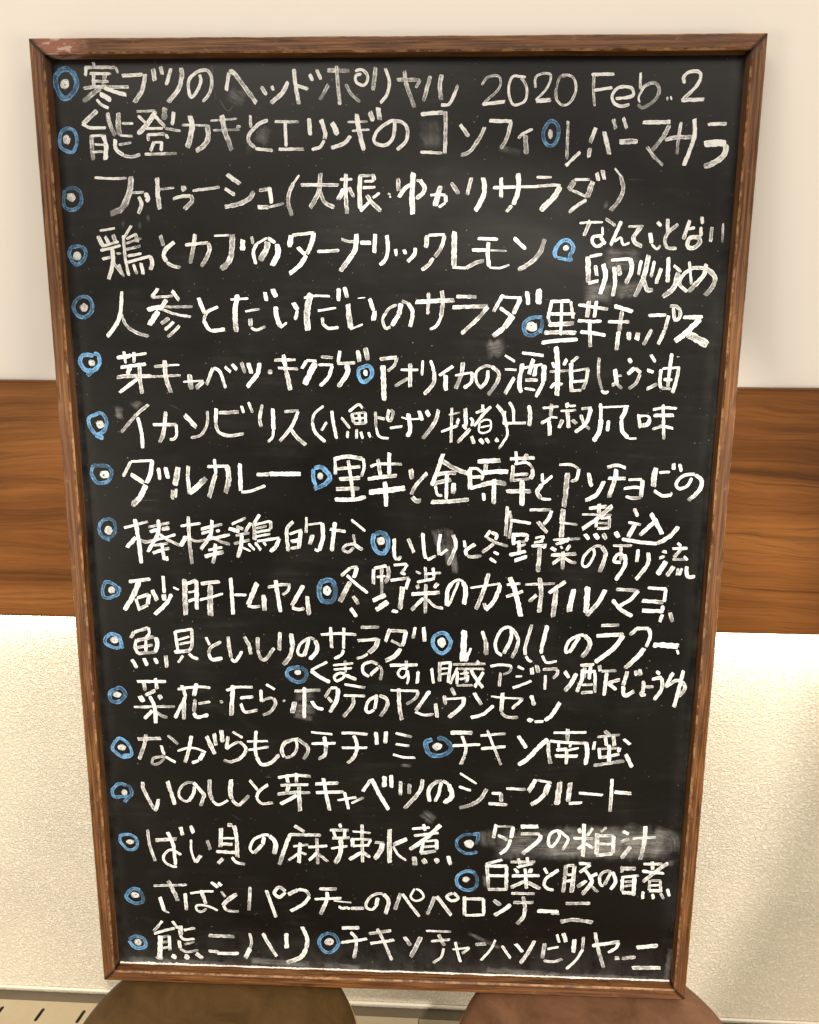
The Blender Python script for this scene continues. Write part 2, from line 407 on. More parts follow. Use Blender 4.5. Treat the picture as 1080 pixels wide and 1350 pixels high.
# ---- chalk: every traced stroke is a thin ribbon of chalk lying on the panel
YC = HB / 2
def catmull(p, step):
    if len(p) == 2:
        d = (p[1] - p[0]).length; n = max(2, int(d / step))
        return [p[0].lerp(p[1], i / n) for i in range(n + 1)]
    q = [p[0] * 2 - p[1]] + p + [p[-1] * 2 - p[-2]]
    out = []
    for i in range(1, len(q) - 2):
        a, b, c, d = q[i - 1], q[i], q[i + 1], q[i + 2]
        n = max(2, int((c - b).length / step))
        for k in range(n):
            t = k / n
            out.append(.5 * ((2 * b) + (c - a) * t + (2 * a - 5 * b + 4 * c - d) * t * t + (3 * b - a - 3 * c + d) * t ** 3))
    out.append(p[-1]); return out
LAYER = [0]
def ribbon(bm, pts, w, rnd, dens, z0=.00016, wob=.19, cap=True, step=.0011):
    uvl = bm.loops.layers.uv.verify()
    dl = bm.verts.layers.float.get('dens') or bm.verts.layers.float.new('dens')
    el = bm.verts.layers.float.get('edge') or bm.verts.layers.float.new('edge')
    LAYER[0] = (LAYER[0] + 1) % 40
    z = -DEP + z0 + LAYER[0] * (6e-6 if cap else 2.5e-6)
    c = catmull(pts, step); n = len(c)
    s = [0.0]
    for i in range(1, n): s.append(s[-1] + (c[i] - c[i - 1]).length)
    L = s[-1]; seed = rnd.uniform(0, 100); rows = []
    capl = min(.35 * w, L * .3); e0 = rnd.uniform(.5, .95); e1 = rnd.uniform(.4, .9)
    sl0 = rnd.uniform(-.35, .35); sl1 = rnd.uniform(-.35, .35)
    u0 = rnd.uniform(0, 5); fade = rnd.choice((0.0, 0.0, .05, .09, .14)) if L > .009 else 0.0
    for i in range(n):
        a = c[max(0, i - 1)]; b = c[min(n - 1, i + 1)]
        t = (b - a).normalized(); nr = Vector((-t.y, t.x))
        k = 1.0
        if cap and capl > 0:
            if s[i] < capl: k *= e0 + (1 - e0) * math.sqrt(max(0, s[i] / capl))
            if L - s[i] < capl: k *= e1 + (1 - e1) * math.sqrt(max(0, (L - s[i]) / capl))
        hl = .5 * w * k * (1 + wob * 1.5 * noise.noise(Vector((s[i] * 260, seed, 0))) + wob * noise.noise(Vector((s[i] * 900, seed, 5))))
        hr = .5 * w * k * (1 + wob * 1.5 * noise.noise(Vector((s[i] * 260, seed, 9))) + wob * noise.noise(Vector((s[i] * 900, seed, 14))))
        sk = 0
        if i == 0: sk = sl0
        if i == n - 1: sk = sl1
        row = []
        for q, (d, e) in enumerate(((hl, 1.0), (hl * .45, 0.0), (-hr * .45, 0.0), (-hr, 1.0))):
            p = c[i] + nr * d + t * sk * d
            v = bm.verts.new((p.x, p.y + YC, z)); v[dl] = dens + .06 * noise.noise(Vector((s[i] * 120, seed, 2))) - fade * max(0.0, (s[i] / L - .45)) / .55; v[el] = e if cap else max(e, 1 - min(1, min(s[i], L - s[i]) / (.35 * w + 1e-6)))
            row.append((v, d))
        rows.append(row)
    for i in range(n - 1):
        for q in range(3):
            f = bm.faces.new((rows[i][q + 1][0], rows[i + 1][q + 1][0], rows[i + 1][q][0], rows[i][q][0]))
            us = (s[i], s[i + 1], s[i + 1], s[i]); vs = (rows[i][q + 1][1], rows[i + 1][q + 1][1], rows[i + 1][q][1], rows[i][q][1])
            for lp, u, v in zip(f.loops, us, vs): lp[uvl].uv = (u + u0, v)
def decode(t):
    for part in t.split('/'):
        w, p = part.split(':')
        yield int(w) * 1e-4, [Vector([int(q) * 1e-4 for q in a.split(',')]) for a in p.split()]
WORDS = [
"30:-2517,4337 -2509,4305/32:-2579,4310 -2590,4232/32:-2577,4298 -2330,4297/27:-2330,4297 -2311,4252/27:-2554,4252 -2371,4246/34:-2519,4256 -2527,4149/34:-2424,4256 -2442,4153/24:-2542,4193 -2396,4187/32:-2616,4136 -2518,4146 -2389,4145 -2227,4144/39:-2470,4141 -2544,4090 -2624,4031/37:-2438,4138 -2348,4108 -2252,4083/43:-2478,4096 -2385,4040/30:-2509,4050 -2474,4010 -2411,3980/32:-2280,4231 -2103,4241/39:-2081,4244 -2103,4152 -2133,4088 -2191,4024/41:-2014,4283 -2004,4190/36:-1949,4302 -1936,4239/38:-1859,4287 -1909,4156/43:-1776,4291 -1771,4228 -1809,4121 -1900,4025/30:-1621,4237 -1613,4188 -1642,4120 -1699,4061 -1718,4111 -1720,4169 -1697,4218 -1631,4261 -1561,4271 -1525,4227 -1523,4159 -1553,4080 -1604,4027/36:-1400,4111 -1375,4250/43:-1375,4255 -1333,4250 -1241,4133 -1149,4015/36:-1107,4142 -1061,4078/30:-1017,4147 -1002,4112/38:-878,4180 -933,4088 -1031,4014/38:-828,4277 -815,4146 -791,4004/32:-825,4155 -709,4121/36:-696,4237 -671,4184/36:-637,4271 -602,4193/34:-548,4263 -363,4260/36:-471,4299 -460,4144 -445,3997/34:-539,4154 -615,4037/27:-396,4158 -349,4080 -275,4021/27:-316,4255 -263,4269 -216,4230 -216,4177 -253,4148 -306,4172 -311,4221 -263,4235/38:-145,4287 -167,4109/29:-66,4277 -32,4181 -48,4084 -106,4011/38:94,4257 115,4141 180,3976/32:31,4190 225,4187/29:225,4187 189,4126/36:309,4218 253,4024/36:403,4227 389,4140 401,4033/29:401,3994 475,4009 540,4149",
"23:736,4148 785,4206 868,4215 890,4172 871,4109 758,4012/31:743,3998 931,4019/23:1097,4204 993,4210 959,4128 972,4041 1010,3992 1093,4021 1111,4098 1088,4166 1056,4195/23:1178,4122 1180,4204 1241,4232 1299,4222 1296,4165 1257,4098 1187,4030/33:1187,4020 1312,4031/25:1392,4217 1449,4217 1497,4183 1512,4096 1469,4010 1407,3990 1359,4029 1350,4107 1377,4203 1424,4203/27:1635,4221 1821,4225/25:1656,4221 1657,4096 1673,3980/27:1662,4101 1811,4122/27:1842,4037 1934,4046 1985,4065 1972,4114 1919,4128 1858,4119 1814,4066 1828,4008 1886,3979 1958,3993/27:2034,4233 2039,4113/27:2039,4104 2094,4142 2154,4156 2193,4113 2173,4036 2074,3968 2025,3993/21:2040,4007 2032,4056 2083,4142/19:2265,4050 2267,4021/17:2290,4055 2302,4026/27:2393,4150 2388,4198 2426,4236 2497,4240 2526,4207 2495,4130 2390,4025/33:2380,4023 2565,4029",
"37:-2510,3961 -2643,3857/28:-2648,3857 -2574,3826 -2443,3826/41:-2422,3946 -2409,3856 -2371,3761/37:-2573,3771 -2576,3655 -2571,3569/24:-2573,3761 -2447,3766/44:-2469,3766 -2454,3675 -2467,3569/22:-2551,3694 -2464,3690/22:-2577,3633 -2479,3635/48:-2326,3945 -2338,3846 -2327,3766/24:-2328,3764 -2219,3758/22:-2305,3861 -2207,3858/37:-2373,3736 -2368,3655 -2305,3604/31:-2305,3602 -2229,3594 -2162,3614/20:-2343,3690 -2233,3707/24:-2172,3953 -2011,3959/41:-2006,3954 -2094,3845 -2174,3775/28:-2163,3920 -2093,3855/32:-2035,3934 -1932,3829/52:-1929,3983 -1940,3884/37:-1855,3949 -1872,3844/26:-2106,3820 -1954,3820/24:-1933,3819 -1804,3799/33:-2087,3775 -2085,3720/26:-2088,3770 -1935,3775/33:-1935,3775 -1915,3739/33:-2036,3715 -2073,3639/22:-2037,3710 -1960,3709/33:-1971,3709 -1981,3639/28:-2124,3614 -1845,3621/22:-1790,3846 -1564,3841/50:-1717,3918 -1705,3824 -1751,3664/43:-1572,3841 -1574,3734 -1620,3678 -1681,3638/17:-1546,3878 -1319,3894/49:-1447,3922 -1425,3793 -1372,3643/19:-1527,3803 -1295,3808/30:-1327,3828 -1289,3833/26:-1205,3921 -1203,3822/34:-1056,3881 -1132,3852 -1216,3773 -1223,3713 -1171,3662/28:-1171,3657 -1020,3642/26:-998,3871 -794,3866/32:-912,3866 -906,3672/30:-971,3652 -756,3651/38:-708,3895 -700,3761/41:-607,3885 -576,3791 -577,3731/30:-582,3721 -621,3666 -691,3651/47:-516,3860 -464,3766/34:-524,3661 -417,3696 -357,3755/21:-383,3864 -212,3867/19:-346,3795 -197,3805/40:-308,3928 -282,3780 -246,3640/42:-191,3947 -170,3869/42:-127,3977 -111,3878/32:16,3873 6,3759 -31,3700 -85,3680 -149,3700 -160,3740 -117,3809 -21,3868 53,3868 106,3838 123,3779 107,3709 33,3645/34:233,3921 339,3931 423,3934/36:439,3945 441,3788 438,3614/26:230,3627 417,3619/36:562,3842 638,3748/36:768,3821 733,3748 651,3634 572,3599/34:804,3870 993,3865/36:988,3865 955,3737 905,3653/27:1169,3805 1091,3771 1050,3732/48:1107,3761 1123,3608",
"25:1460,3868 1460,3746 1463,3567/30:1454,3518 1510,3567 1571,3627/36:1692,3814 1651,3696/36:1648,3656 1646,3582/38:1762,3784 1813,3606/33:1835,3882 1855,3804/31:1912,3891 1948,3808/48:1892,3705 2043,3707/37:2076,3854 2304,3856/35:2300,3832 2245,3734 2168,3635/31:2124,3665 2187,3586 2264,3521/33:2267,3719 2369,3738 2515,3738/29:2392,3856 2379,3743 2374,3605/35:2499,3880 2505,3733 2438,3516/31:2611,3835 2662,3840 2766,3840/60:2591,3689 2773,3693/48:2774,3683 2764,3605 2696,3545 2606,3506",
"26:-2571,3426 -2417,3419 -2290,3421/53:-2256,3436 -2268,3328 -2332,3194 -2390,3153 -2453,3130/24:-2259,3303 -2148,3308/42:-2137,3303 -2116,3256 -2136,3234/38:-2194,3272 -2176,3205 -2209,3132/48:-2026,3426 -2028,3287 -2018,3168/20:-2015,3330 -1882,3344/48:-1804,3359 -1795,3318/29:-1898,3251 -1831,3272 -1731,3277/22:-1886,3261 -1819,3279 -1742,3282/37:-1742,3282 -1733,3236 -1803,3168/26:-1724,3320 -1608,3333 -1487,3349/41:-1423,3451 -1364,3410 -1311,3374/33:-1444,3336 -1358,3285/42:-1450,3186 -1339,3210 -1239,3251 -1193,3313/33:-1149,3320 -1045,3338/39:-1056,3343 -1043,3215/44:-1164,3186 -1066,3186/24:-1066,3186 -934,3217/20:-800,3445 -859,3369/35:-853,3379 -894,3287 -896,3205 -870,3117/30:-789,3367 -463,3366/43:-619,3460 -638,3307 -711,3179/35:-632,3328 -584,3225 -503,3184/24:-452,3411 -344,3411/37:-400,3455 -404,3307 -395,3133/48:-420,3333 -470,3246/37:-377,3348 -334,3266/41:-279,3439 -285,3307 -281,3174/24:-290,3439 -150,3444/39:-166,3444 -160,3399/24:-247,3394 -160,3397/30:-258,3343 -150,3348/35:-281,3154 -204,3225/28:-172,3261 -112,3302/39:-226,3282 -172,3215 -101,3154/19:-42,3297 -20,3287/19:-31,3271 -15,3268/43:42,3419 50,3317/37:50,3266 98,3332 147,3368/49:173,3464 163,3287 170,3128/24:200,3398 238,3403/43:232,3403 271,3327 201,3251/28:319,3282 368,3287 449,3285/32:449,3285 455,3225/26:449,3220 391,3185/52:405,3358 358,3195/43:495,3383 561,3292/36:666,3423 631,3287/45:762,3423 780,3327 745,3225 704,3154/28:849,3342 1041,3349/23:1041,3349 1233,3352/38:916,3423 921,3266/47:1059,3458 1063,3327 1025,3205/36:1014,3200 967,3149/23:1214,3426 1342,3426/26:1180,3349 1328,3362 1419,3362/57:1414,3357 1374,3276 1256,3159/49:1534,3402 1490,3322/23:1533,3407 1666,3407/53:1688,3392 1646,3261/32:1642,3246 1559,3195 1498,3144/25:1516,3322 1641,3271/38:1716,3462 1735,3397/34:1767,3482 1784,3407/21:1867,3497 1918,3437/38:1918,3437 1945,3337 1918,3246 1849,3159",
"20:-2557,2991 -2490,3001 -2422,3012/40:-2577,2948 -2534,2853/34:-2516,2943 -2486,2891/38:-2442,2959 -2424,2896/25:-2538,2864 -2396,2901/29:-2564,2825 -2456,2848 -2381,2870/27:-2552,2753 -2461,2774/18:-2425,2801 -2380,2801/45:-2456,2838 -2459,2721 -2508,2582/31:-2453,2721 -2381,2625/27:-2409,2710 -2371,2603/27:-2276,3033 -2349,2933/33:-2353,2954 -2348,2785 -2325,2614/25:-2328,2922 -2236,2965/31:-2246,2970 -2229,2896/22:-2330,2886 -2193,2928/25:-2339,2833 -2203,2865/25:-2326,2780 -2201,2801/29:-2329,2727 -2124,2780/40:-2124,2780 -2110,2722 -2131,2663/34:-2279,2711 -2251,2625/38:-2211,2722 -2195,2625/38:-2025,2954 -2002,2865/42:-1905,2897 -1975,2844 -2006,2786 -1981,2733/31:-1981,2727 -1927,2696 -1860,2685/27:-1812,2873 -1605,2894/40:-1719,2965 -1741,2850 -1775,2717/40:-1605,2892 -1603,2818 -1676,2691/20:-1553,2950 -1414,2955/51:-1392,2961 -1403,2829 -1434,2734 -1504,2670/58:-1305,2919 -1308,2829/31:-1225,2945 -1216,2882/24:-1089,2935 -1185,2882/31:-1185,2882 -1215,2809 -1196,2714/53:-1090,2903 -1104,2830 -1161,2745/33:-1084,2930 -1019,2893/51:-1008,2883 -999,2799 -1057,2703/51:-880,2956 -898,2857/31:-874,2956 -681,2977/42:-681,2977 -705,2894 -745,2799/40:-751,2789 -813,2704 -904,2635/40:-827,2857 -762,2794/29:-657,2820 -464,2831/26:-446,2925 -381,2905 -315,2905/37:-282,2894 -189,2895/48:-315,2967 -326,2842 -404,2726 -460,2657/37:-151,2967 -162,2811/37:-53,2957 -42,2853 -63,2759 -113,2711/31:24,2843 30,2785/35:95,2838 112,2801/39:193,2853 188,2801 128,2738/41:296,2958 286,2854/28:307,2958 448,2963/35:448,2958 417,2854 363,2781/35:352,2770 299,2702 250,2670/48:529,2989 530,2697/24:517,2692 638,2687/35:638,2687 713,2729 789,2750/32:730,2932 904,2925/30:684,2836 830,2836/15:830,2836 982,2829/37:823,2901 820,2792 834,2698/22:834,2693 921,2688 1007,2714/35:1038,2938 1144,2845/39:1085,2672 1191,2735 1264,2814 1303,2928",
"19:1592,3057 1683,3064 1790,3065/34:1682,3078 1635,2954/26:1786,3027 1795,2960/28:1796,2955 1721,2949 1707,2908 1747,2867 1799,2898 1786,2939/28:1775,2939 1821,2888/28:1810,3093 1898,3037/34:1944,3073 1911,2991 1864,2877/26:1894,2908 1946,2939 1971,2883 2024,2898/21:2005,3030 2133,3034/36:2112,3027 2058,2950 2072,2898 2132,2868/35:2193,2979 2211,2895/25:2211,2889 2258,2847 2287,2877/37:2249,3069 2282,3033/32:2334,3093 2342,2979/30:2424,3051 2342,2979 2322,2907 2350,2859 2425,2853/35:2520,3081 2476,2926/30:2513,3010 2568,3022/35:2619,3111 2628,3051/27:2617,3028 2623,2950/37:2624,2944 2531,2938 2518,2866 2574,2860 2620,2908 2592,2950/30:2710,3028 2705,2908/22:2800,3057 2807,2902/45:1676,2785 1692,2565/28:1692,2785 1797,2804/33:1690,2565 1777,2584/35:1743,2713 1760,2627/45:1814,2725 1833,2603 1796,2473/30:1875,2755 2031,2768/45:2037,2774 2056,2677 2012,2560/38:1903,2701 1920,2566 1905,2455/43:1940,2713 1958,2628/33:2132,2756 2115,2634/45:2192,2799 2165,2628 2095,2450/38:2161,2592 2198,2512 2248,2512/33:2245,2750 2223,2616/33:2306,2690 2270,2561/37:2362,2781 2367,2574/32:2410,2714 2477,2660/45:2452,2654 2423,2531 2334,2451/25:2539,2745 2572,2556/42:2684,2727 2667,2630 2551,2495/33:2539,2495 2472,2556 2491,2629 2574,2690 2687,2691/45:2687,2691 2767,2618 2749,2532 2692,2465",
"32:-2396,2480 -2415,2311/41:-2414,2322 -2453,2213 -2553,2086/30:-2416,2289 -2375,2191 -2288,2126 -2176,2093/32:-2072,2508 -2133,2432/25:-2133,2430 -1997,2438 -1935,2446/34:-1949,2487 -1886,2406/39:-2179,2323 -2058,2351/23:-2059,2348 -1770,2352/41:-1999,2411 -2071,2324/52:-2078,2313 -2170,2192/25:-2048,2329 -1926,2286 -1791,2265/39:-1985,2253 -2061,2204/34:-1947,2221 -2030,2149/30:-1897,2188 -1945,2139 -2010,2089/38:-1716,2428 -1666,2293/34:-1545,2353 -1643,2304 -1680,2228/38:-1679,2239 -1632,2157 -1582,2146 -1491,2158/22:-1430,2413 -1272,2425/49:-1366,2457 -1394,2316 -1390,2136/20:-1304,2314 -1174,2333/43:-1261,2251 -1258,2186/27:-1258,2175 -1208,2154 -1128,2185/40:-1125,2479 -1111,2404/49:-1057,2506 -1026,2436/52:-1034,2356 -1025,2264 -993,2182/23:-993,2174 -936,2220/45:-876,2389 -838,2329/29:-838,2324 -863,2243/20:-780,2432 -685,2449 -552,2447/58:-718,2470 -755,2319 -752,2151/22:-659,2322 -497,2347/34:-621,2265 -617,2206/29:-617,2206 -567,2173 -477,2179/38:-473,2514 -476,2406/40:-423,2524 -398,2434/56:-394,2380 -381,2256 -371,2169/20:-376,2164 -264,2208/38:-202,2429 -169,2322/42:-158,2322 -169,2241/11:-307,2429 -241,2437/51:75,2387 53,2290/42:53,2290 -8,2198/29:-19,2187 -63,2176 -86,2257 -30,2344 36,2376/27:81,2409 136,2388/40:136,2388 175,2313 154,2188/38:200,2399 368,2410 539,2416/35:314,2479 308,2297/42:427,2496 439,2410 425,2271/31:425,2271 382,2195 326,2167/29:555,2448 730,2446/33:523,2357 831,2369/40:831,2364 746,2261 604,2131/33:960,2466 882,2321/24:961,2444 1120,2440/42:1114,2434 1053,2301/53:1053,2290 979,2187/44:979,2187 882,2111/33:936,2354 1031,2290/44:1167,2493 1182,2381/55:1267,2515 1272,2387",
"31:1383,2409 1356,2264/31:1372,2409 1541,2415/28:1547,2410 1575,2266/28:1471,2404 1472,2125/28:1349,2305 1590,2306/40:1364,2216 1473,2217 1583,2228/26:1362,2264 1386,2200/40:1328,2146 1476,2149 1608,2145/40:1309,2059 1435,2076 1622,2088/31:1614,2383 1872,2347/39:1705,2416 1695,2277/35:1770,2416 1757,2277/31:1617,2250 1735,2243 1822,2245/31:1641,2153 1740,2146 1862,2125/33:1719,2234 1735,2024/37:1924,2374 2085,2327/28:1877,2240 2063,2241/37:1992,2332 1980,2160/42:1975,2160 1962,1998/39:2063,2155 2067,2085/44:2145,2150 2132,2086/33:2258,2178 2195,2043/33:2223,2295 2374,2301/33:2396,2296 2372,2173/39:2372,2173 2321,2049/30:2430,2360 2453,2259 2490,2281 2491,2334 2456,2371 2402,2376/35:2522,2281 2690,2287/48:2669,2271 2569,2163 2466,2077/67:2570,2142 2751,2051",
"41:-2480,1903 -2346,1924/28:-2346,1924 -2207,1944/30:-2413,1959 -2402,1853/34:-2321,1954 -2327,1859/30:-2451,1819 -2219,1851/39:-2364,1825 -2391,1758/35:-2492,1726 -2404,1741 -2173,1743/39:-2277,1832 -2280,1691 -2269,1584/35:-2301,1719 -2398,1651 -2477,1593/30:-2145,1827 -2007,1841/18:-2007,1841 -1915,1845/23:-2197,1737 -1908,1752/41:-2048,1883 -2042,1727 -2003,1597/18:-1888,1694 -1704,1707/53:-1829,1762 -1816,1627/41:-1704,1701 -1776,1639/37:-1613,1820 -1677,1668/34:-1607,1820 -1551,1786 -1505,1641/30:-1504,1831 -1454,1782/34:-1440,1854 -1396,1804/34:-1354,1871 -1323,1777/46:-1291,1866 -1266,1772/39:-1189,1867 -1209,1767/41:-1209,1767 -1310,1654/41:-1117,1787 -1077,1790/30:-1057,1892 -865,1897/25:-1025,1824 -844,1816/39:-975,1941 -952,1791/41:-952,1791 -916,1629/34:-769,1887 -810,1820/27:-768,1892 -678,1887/54:-690,1870 -790,1680/27:-638,1924 -531,1918/27:-662,1854 -531,1855/38:-537,1849 -573,1749 -648,1665/34:-468,1977 -486,1872/29:-492,1866 -334,1873/45:-413,1856 -402,1784 -489,1660/43:-310,1983 -294,1884/47:-243,2006 -221,1896",
"31:-114,1908 38,1925/31:38,1920 15,1853 -46,1803/47:-86,1853 -80,1686 -75,1540/25:72,1815 229,1816/36:156,1871 157,1665/29:140,1743 21,1670/27:268,1899 261,1766/36:338,1900 370,1800/40:370,1800 365,1700 282,1599/29:537,1851 415,1768/40:471,1773 476,1634/25:555,1769 711,1797/40:626,1885 611,1780 563,1652/36:706,1797 702,1714 636,1658/33:847,1815 836,1726 793,1670/25:793,1654 747,1715 745,1803 822,1853 878,1848/40:878,1848 941,1794 926,1705 851,1598/27:992,1948 1082,1894/22:995,1827 1101,1822/38:1081,1756 1002,1611/33:1141,1971 1330,1948/42:1150,1878 1127,1717 1142,1623/22:1157,1839 1322,1873/38:1243,1917 1209,1784/33:1272,1868 1254,1768/49:1339,1868 1339,1719/40:1339,1719 1277,1585/31:1177,1734 1288,1735/22:1174,1662 1269,1646/46:1435,2027 1455,1885 1464,1598/29:1410,1890 1432,1841/35:1536,1919 1511,1864/22:1391,1810 1568,1820/29:1403,1664 1440,1714/24:1440,1711 1507,1698/29:1635,1941 1571,1886/38:1574,1886 1588,1632/22:1591,1815 1734,1838/35:1723,1832 1716,1744 1687,1655/24:1589,1721 1717,1733/24:1587,1643 1676,1650/29:1819,1931 1819,1789 1854,1657/27:1854,1651 1883,1626 1916,1641/38:1960,1834 1984,1702/22:1980,1774 2024,1779/33:1940,1696 1978,1707 2031,1664/35:2076,1928 2100,1890/40:2073,1791 2131,1846/35:2136,1846 2188,1803/33:2183,1792 2150,1714 2092,1664/29:2266,1962 2309,1897/31:2242,1830 2298,1809/33:2247,1660 2338,1710/31:2503,1947 2503,1943/33:2362,1837 2359,1727 2373,1672/24:2373,1842 2526,1854/33:2515,1849 2501,1739 2476,1629/35:2446,1974 2433,1772 2433,1683/29:2390,1749 2468,1744/24:2373,1672 2462,1667",
"33:-2217,1488 -2333,1395 -2484,1232/35:-2323,1372 -2296,1234 -2293,1089/30:-2187,1307 -1966,1309/39:-2064,1426 -2076,1317 -2099,1213 -2132,1143/28:-1971,1309 -1973,1214 -2002,1177 -2037,1173/42:-1891,1399 -1787,1285/30:-1679,1435 -1686,1321 -1749,1217 -1843,1190/39:-1599,1459 -1607,1322/32:-1607,1322 -1585,1247 -1493,1213 -1353,1232/30:-1578,1419 -1393,1429/30:-1368,1484 -1347,1421/30:-1303,1518 -1266,1422/30:-1177,1497 -1204,1371 -1189,1297/41:-1083,1463 -1080,1269/30:-1080,1269 -1094,1200 -1136,1159/25:-978,1436 -846,1445/32:-852,1437 -912,1305 -1025,1166/35:-919,1271 -868,1203 -789,1134/25:-622,1490 -703,1421 -727,1342/32:-727,1342 -700,1250 -610,1165/28:-595,1345 -643,1268/34:-548,1446 -533,1321 -505,1195/27:-463,1387 -418,1333 -384,1288/25:-394,1441 -308,1504 -268,1471/32:-366,1425 -349,1339/23:-366,1419 -240,1437/30:-246,1431 -240,1340/23:-349,1379 -246,1386/25:-349,1334 -235,1341/25:-303,1425 -292,1340/30:-405,1265 -408,1202/30:-324,1283 -327,1197/30:-287,1260 -270,1197/28:-218,1257 -201,1209/30:-154,1443 -149,1301/27:-149,1301 -121,1222 -35,1200/27:-137,1393 -69,1376/32:-29,1462 -46,1382 -18,1365 5,1428 -18,1462/25:-23,1297 91,1313/18:79,1395 153,1378 267,1385/39:141,1429 159,1293 131,1219/36:238,1453 267,1368/41:306,1459 329,1403/38:413,1466 381,1352 274,1203/27:532,1483 529,1171/20:505,1421 606,1442/30:439,1267 586,1326/29:596,1388 580,1337/38:651,1479 659,1343 643,1298/25:698,1395 721,1367 710,1321/41:700,1298 588,1172/25:631,1332 666,1292/25:747,1440 831,1475/27:808,1514 809,1447/29:881,1498 821,1435 733,1321/20:783,1350 779,1276 825,1260 881,1294 879,1368 834,1379 789,1356/18:790,1311 880,1329/36:712,1230 737,1162/36:787,1208 822,1163/34:843,1214 873,1169/34:929,1210 952,1181/32:932,1510 990,1437 1028,1313/27:1028,1313 1030,1233 960,1118/29:1043,1539 1079,1472 1089,1348/25:987,1349 1196,1354/25:1006,1460 998,1347/43:1218,1512 1232,1428 1228,1326/25:1342,1487 1482,1503/34:1419,1525 1413,1407/29:1413,1401 1331,1350/22:1413,1409 1475,1405/38:1403,1379 1412,1243/42:1553,1537 1561,1493/25:1577,1507 1633,1512/22:1500,1464 1640,1471/40:1562,1465 1580,1313/38:1521,1386 1492,1312/34:1605,1386 1646,1353/27:1684,1483 1773,1495/40:1768,1489 1735,1365 1638,1274/31:1681,1432 1713,1354 1766,1303/31:1851,1534 1862,1400/42:1862,1400 1851,1287 1805,1196/18:1868,1499 2101,1512/42:2084,1508 2041,1390/38:2041,1390 2058,1289 2112,1227/20:2112,1224 2185,1225/36:1930,1384 1924,1288/31:2189,1442 2213,1319/27:2201,1426 2268,1426 2297,1398/38:2292,1398 2272,1353 2217,1341/24:2314,1483 2407,1500 2524,1496/31:2323,1432 2501,1434/31:2400,1528 2418,1343/27:2418,1343 2320,1309/29:2429,1338 2503,1316/31:2418,1338 2428,1219",
"35:-2413,965 -2493,823/28:-2413,965 -2206,977/47:-2212,979 -2237,849 -2278,766/57:-2285,748 -2345,634 -2427,550/43:-2420,847 -2301,766/40:-2157,909 -2152,797/45:-2092,916 -2074,810/54:-1974,917 -2013,746/33:-2038,704 -2043,615/28:-2002,716 -2013,633/42:-1880,930 -1890,830/35:-1890,830 -1881,664/50:-1880,676 -1806,736 -1720,820/31:-1704,926 -1504,934/33:-1633,997 -1627,857/47:-1630,857 -1699,637/59:-1518,934 -1509,811 -1544,681/42:-1400,959 -1401,706/31:-1396,694 -1313,701 -1171,756/35:-1250,855 -1133,863/42:-1133,865 -841,868",
"32:-525,1027 -521,864/39:-525,1010 -409,1034 -271,1013/32:-265,1018 -260,931 -283,849/35:-404,1000 -382,848 -360,660/32:-509,917 -294,943/37:-487,824 -295,838/40:-517,731 -301,741/37:-530,632 -355,637 -244,662/30:-202,944 -121,968 86,970/41:-132,1014 -110,863/37:-29,1073 -29,876/42:-225,827 -121,846 41,863/51:-214,707 -121,716 116,749/44:-69,805 -57,575/46:167,925 179,832/39:317,892 215,774 175,691/46:181,667 216,632 262,633/41:459,1067 409,904 359,775/46:442,1009 558,941 697,884/41:398,875 490,894 582,895/39:388,799 537,830/37:496,882 494,648/30:394,776 412,694 458,683/46:560,801 556,702/42:355,620 540,631 702,651/50:702,931 711,745/30:696,937 776,932 823,886 813,828/30:720,856 812,863/41:711,756 814,781/46:774,1001 979,1015/39:849,979 845,898/50:823,898 937,911 1051,912/51:814,787 939,812 1037,801/41:927,841 928,612/39:833,711 840,641/34:1065,1028 1286,1042/30:1114,1097 1129,982/41:1217,1075 1191,1006/25:1106,982 1219,995 1278,938/41:1267,938 1274,891 1253,845/39:1095,970 1088,819/32:1103,884 1234,891/30:1099,831 1247,850/39:1039,731 1263,734/53:1179,832 1187,598/32:1360,898 1363,823/34:1452,876 1363,800/39:1363,800 1320,729 1357,665/28:1357,665 1449,660/27:1510,981 1618,982 1688,943/34:1688,943 1669,850 1619,832/48:1587,907 1581,779 1567,591/43:1774,909 1809,782/41:1920,835 1858,712 1758,653/36:1941,963 2025,981 2106,959/43:2022,946 2015,854 1968,685/32:1953,862 2111,861/25:2135,850 2259,857/41:2265,851 2258,694/30:2100,768 2184,781 2264,778/30:2121,698 2179,682 2258,688/50:2376,962 2365,881 2365,789/32:2373,754 2450,708 2534,715/23:2534,715 2527,744/27:2407,919 2503,927/38:2531,1004 2535,947/34:2582,999 2604,930/34:2703,874 2669,804 2604,774 2568,803 2586,861 2651,902 2729,909/40:2729,903 2790,852 2774,759 2685,665",
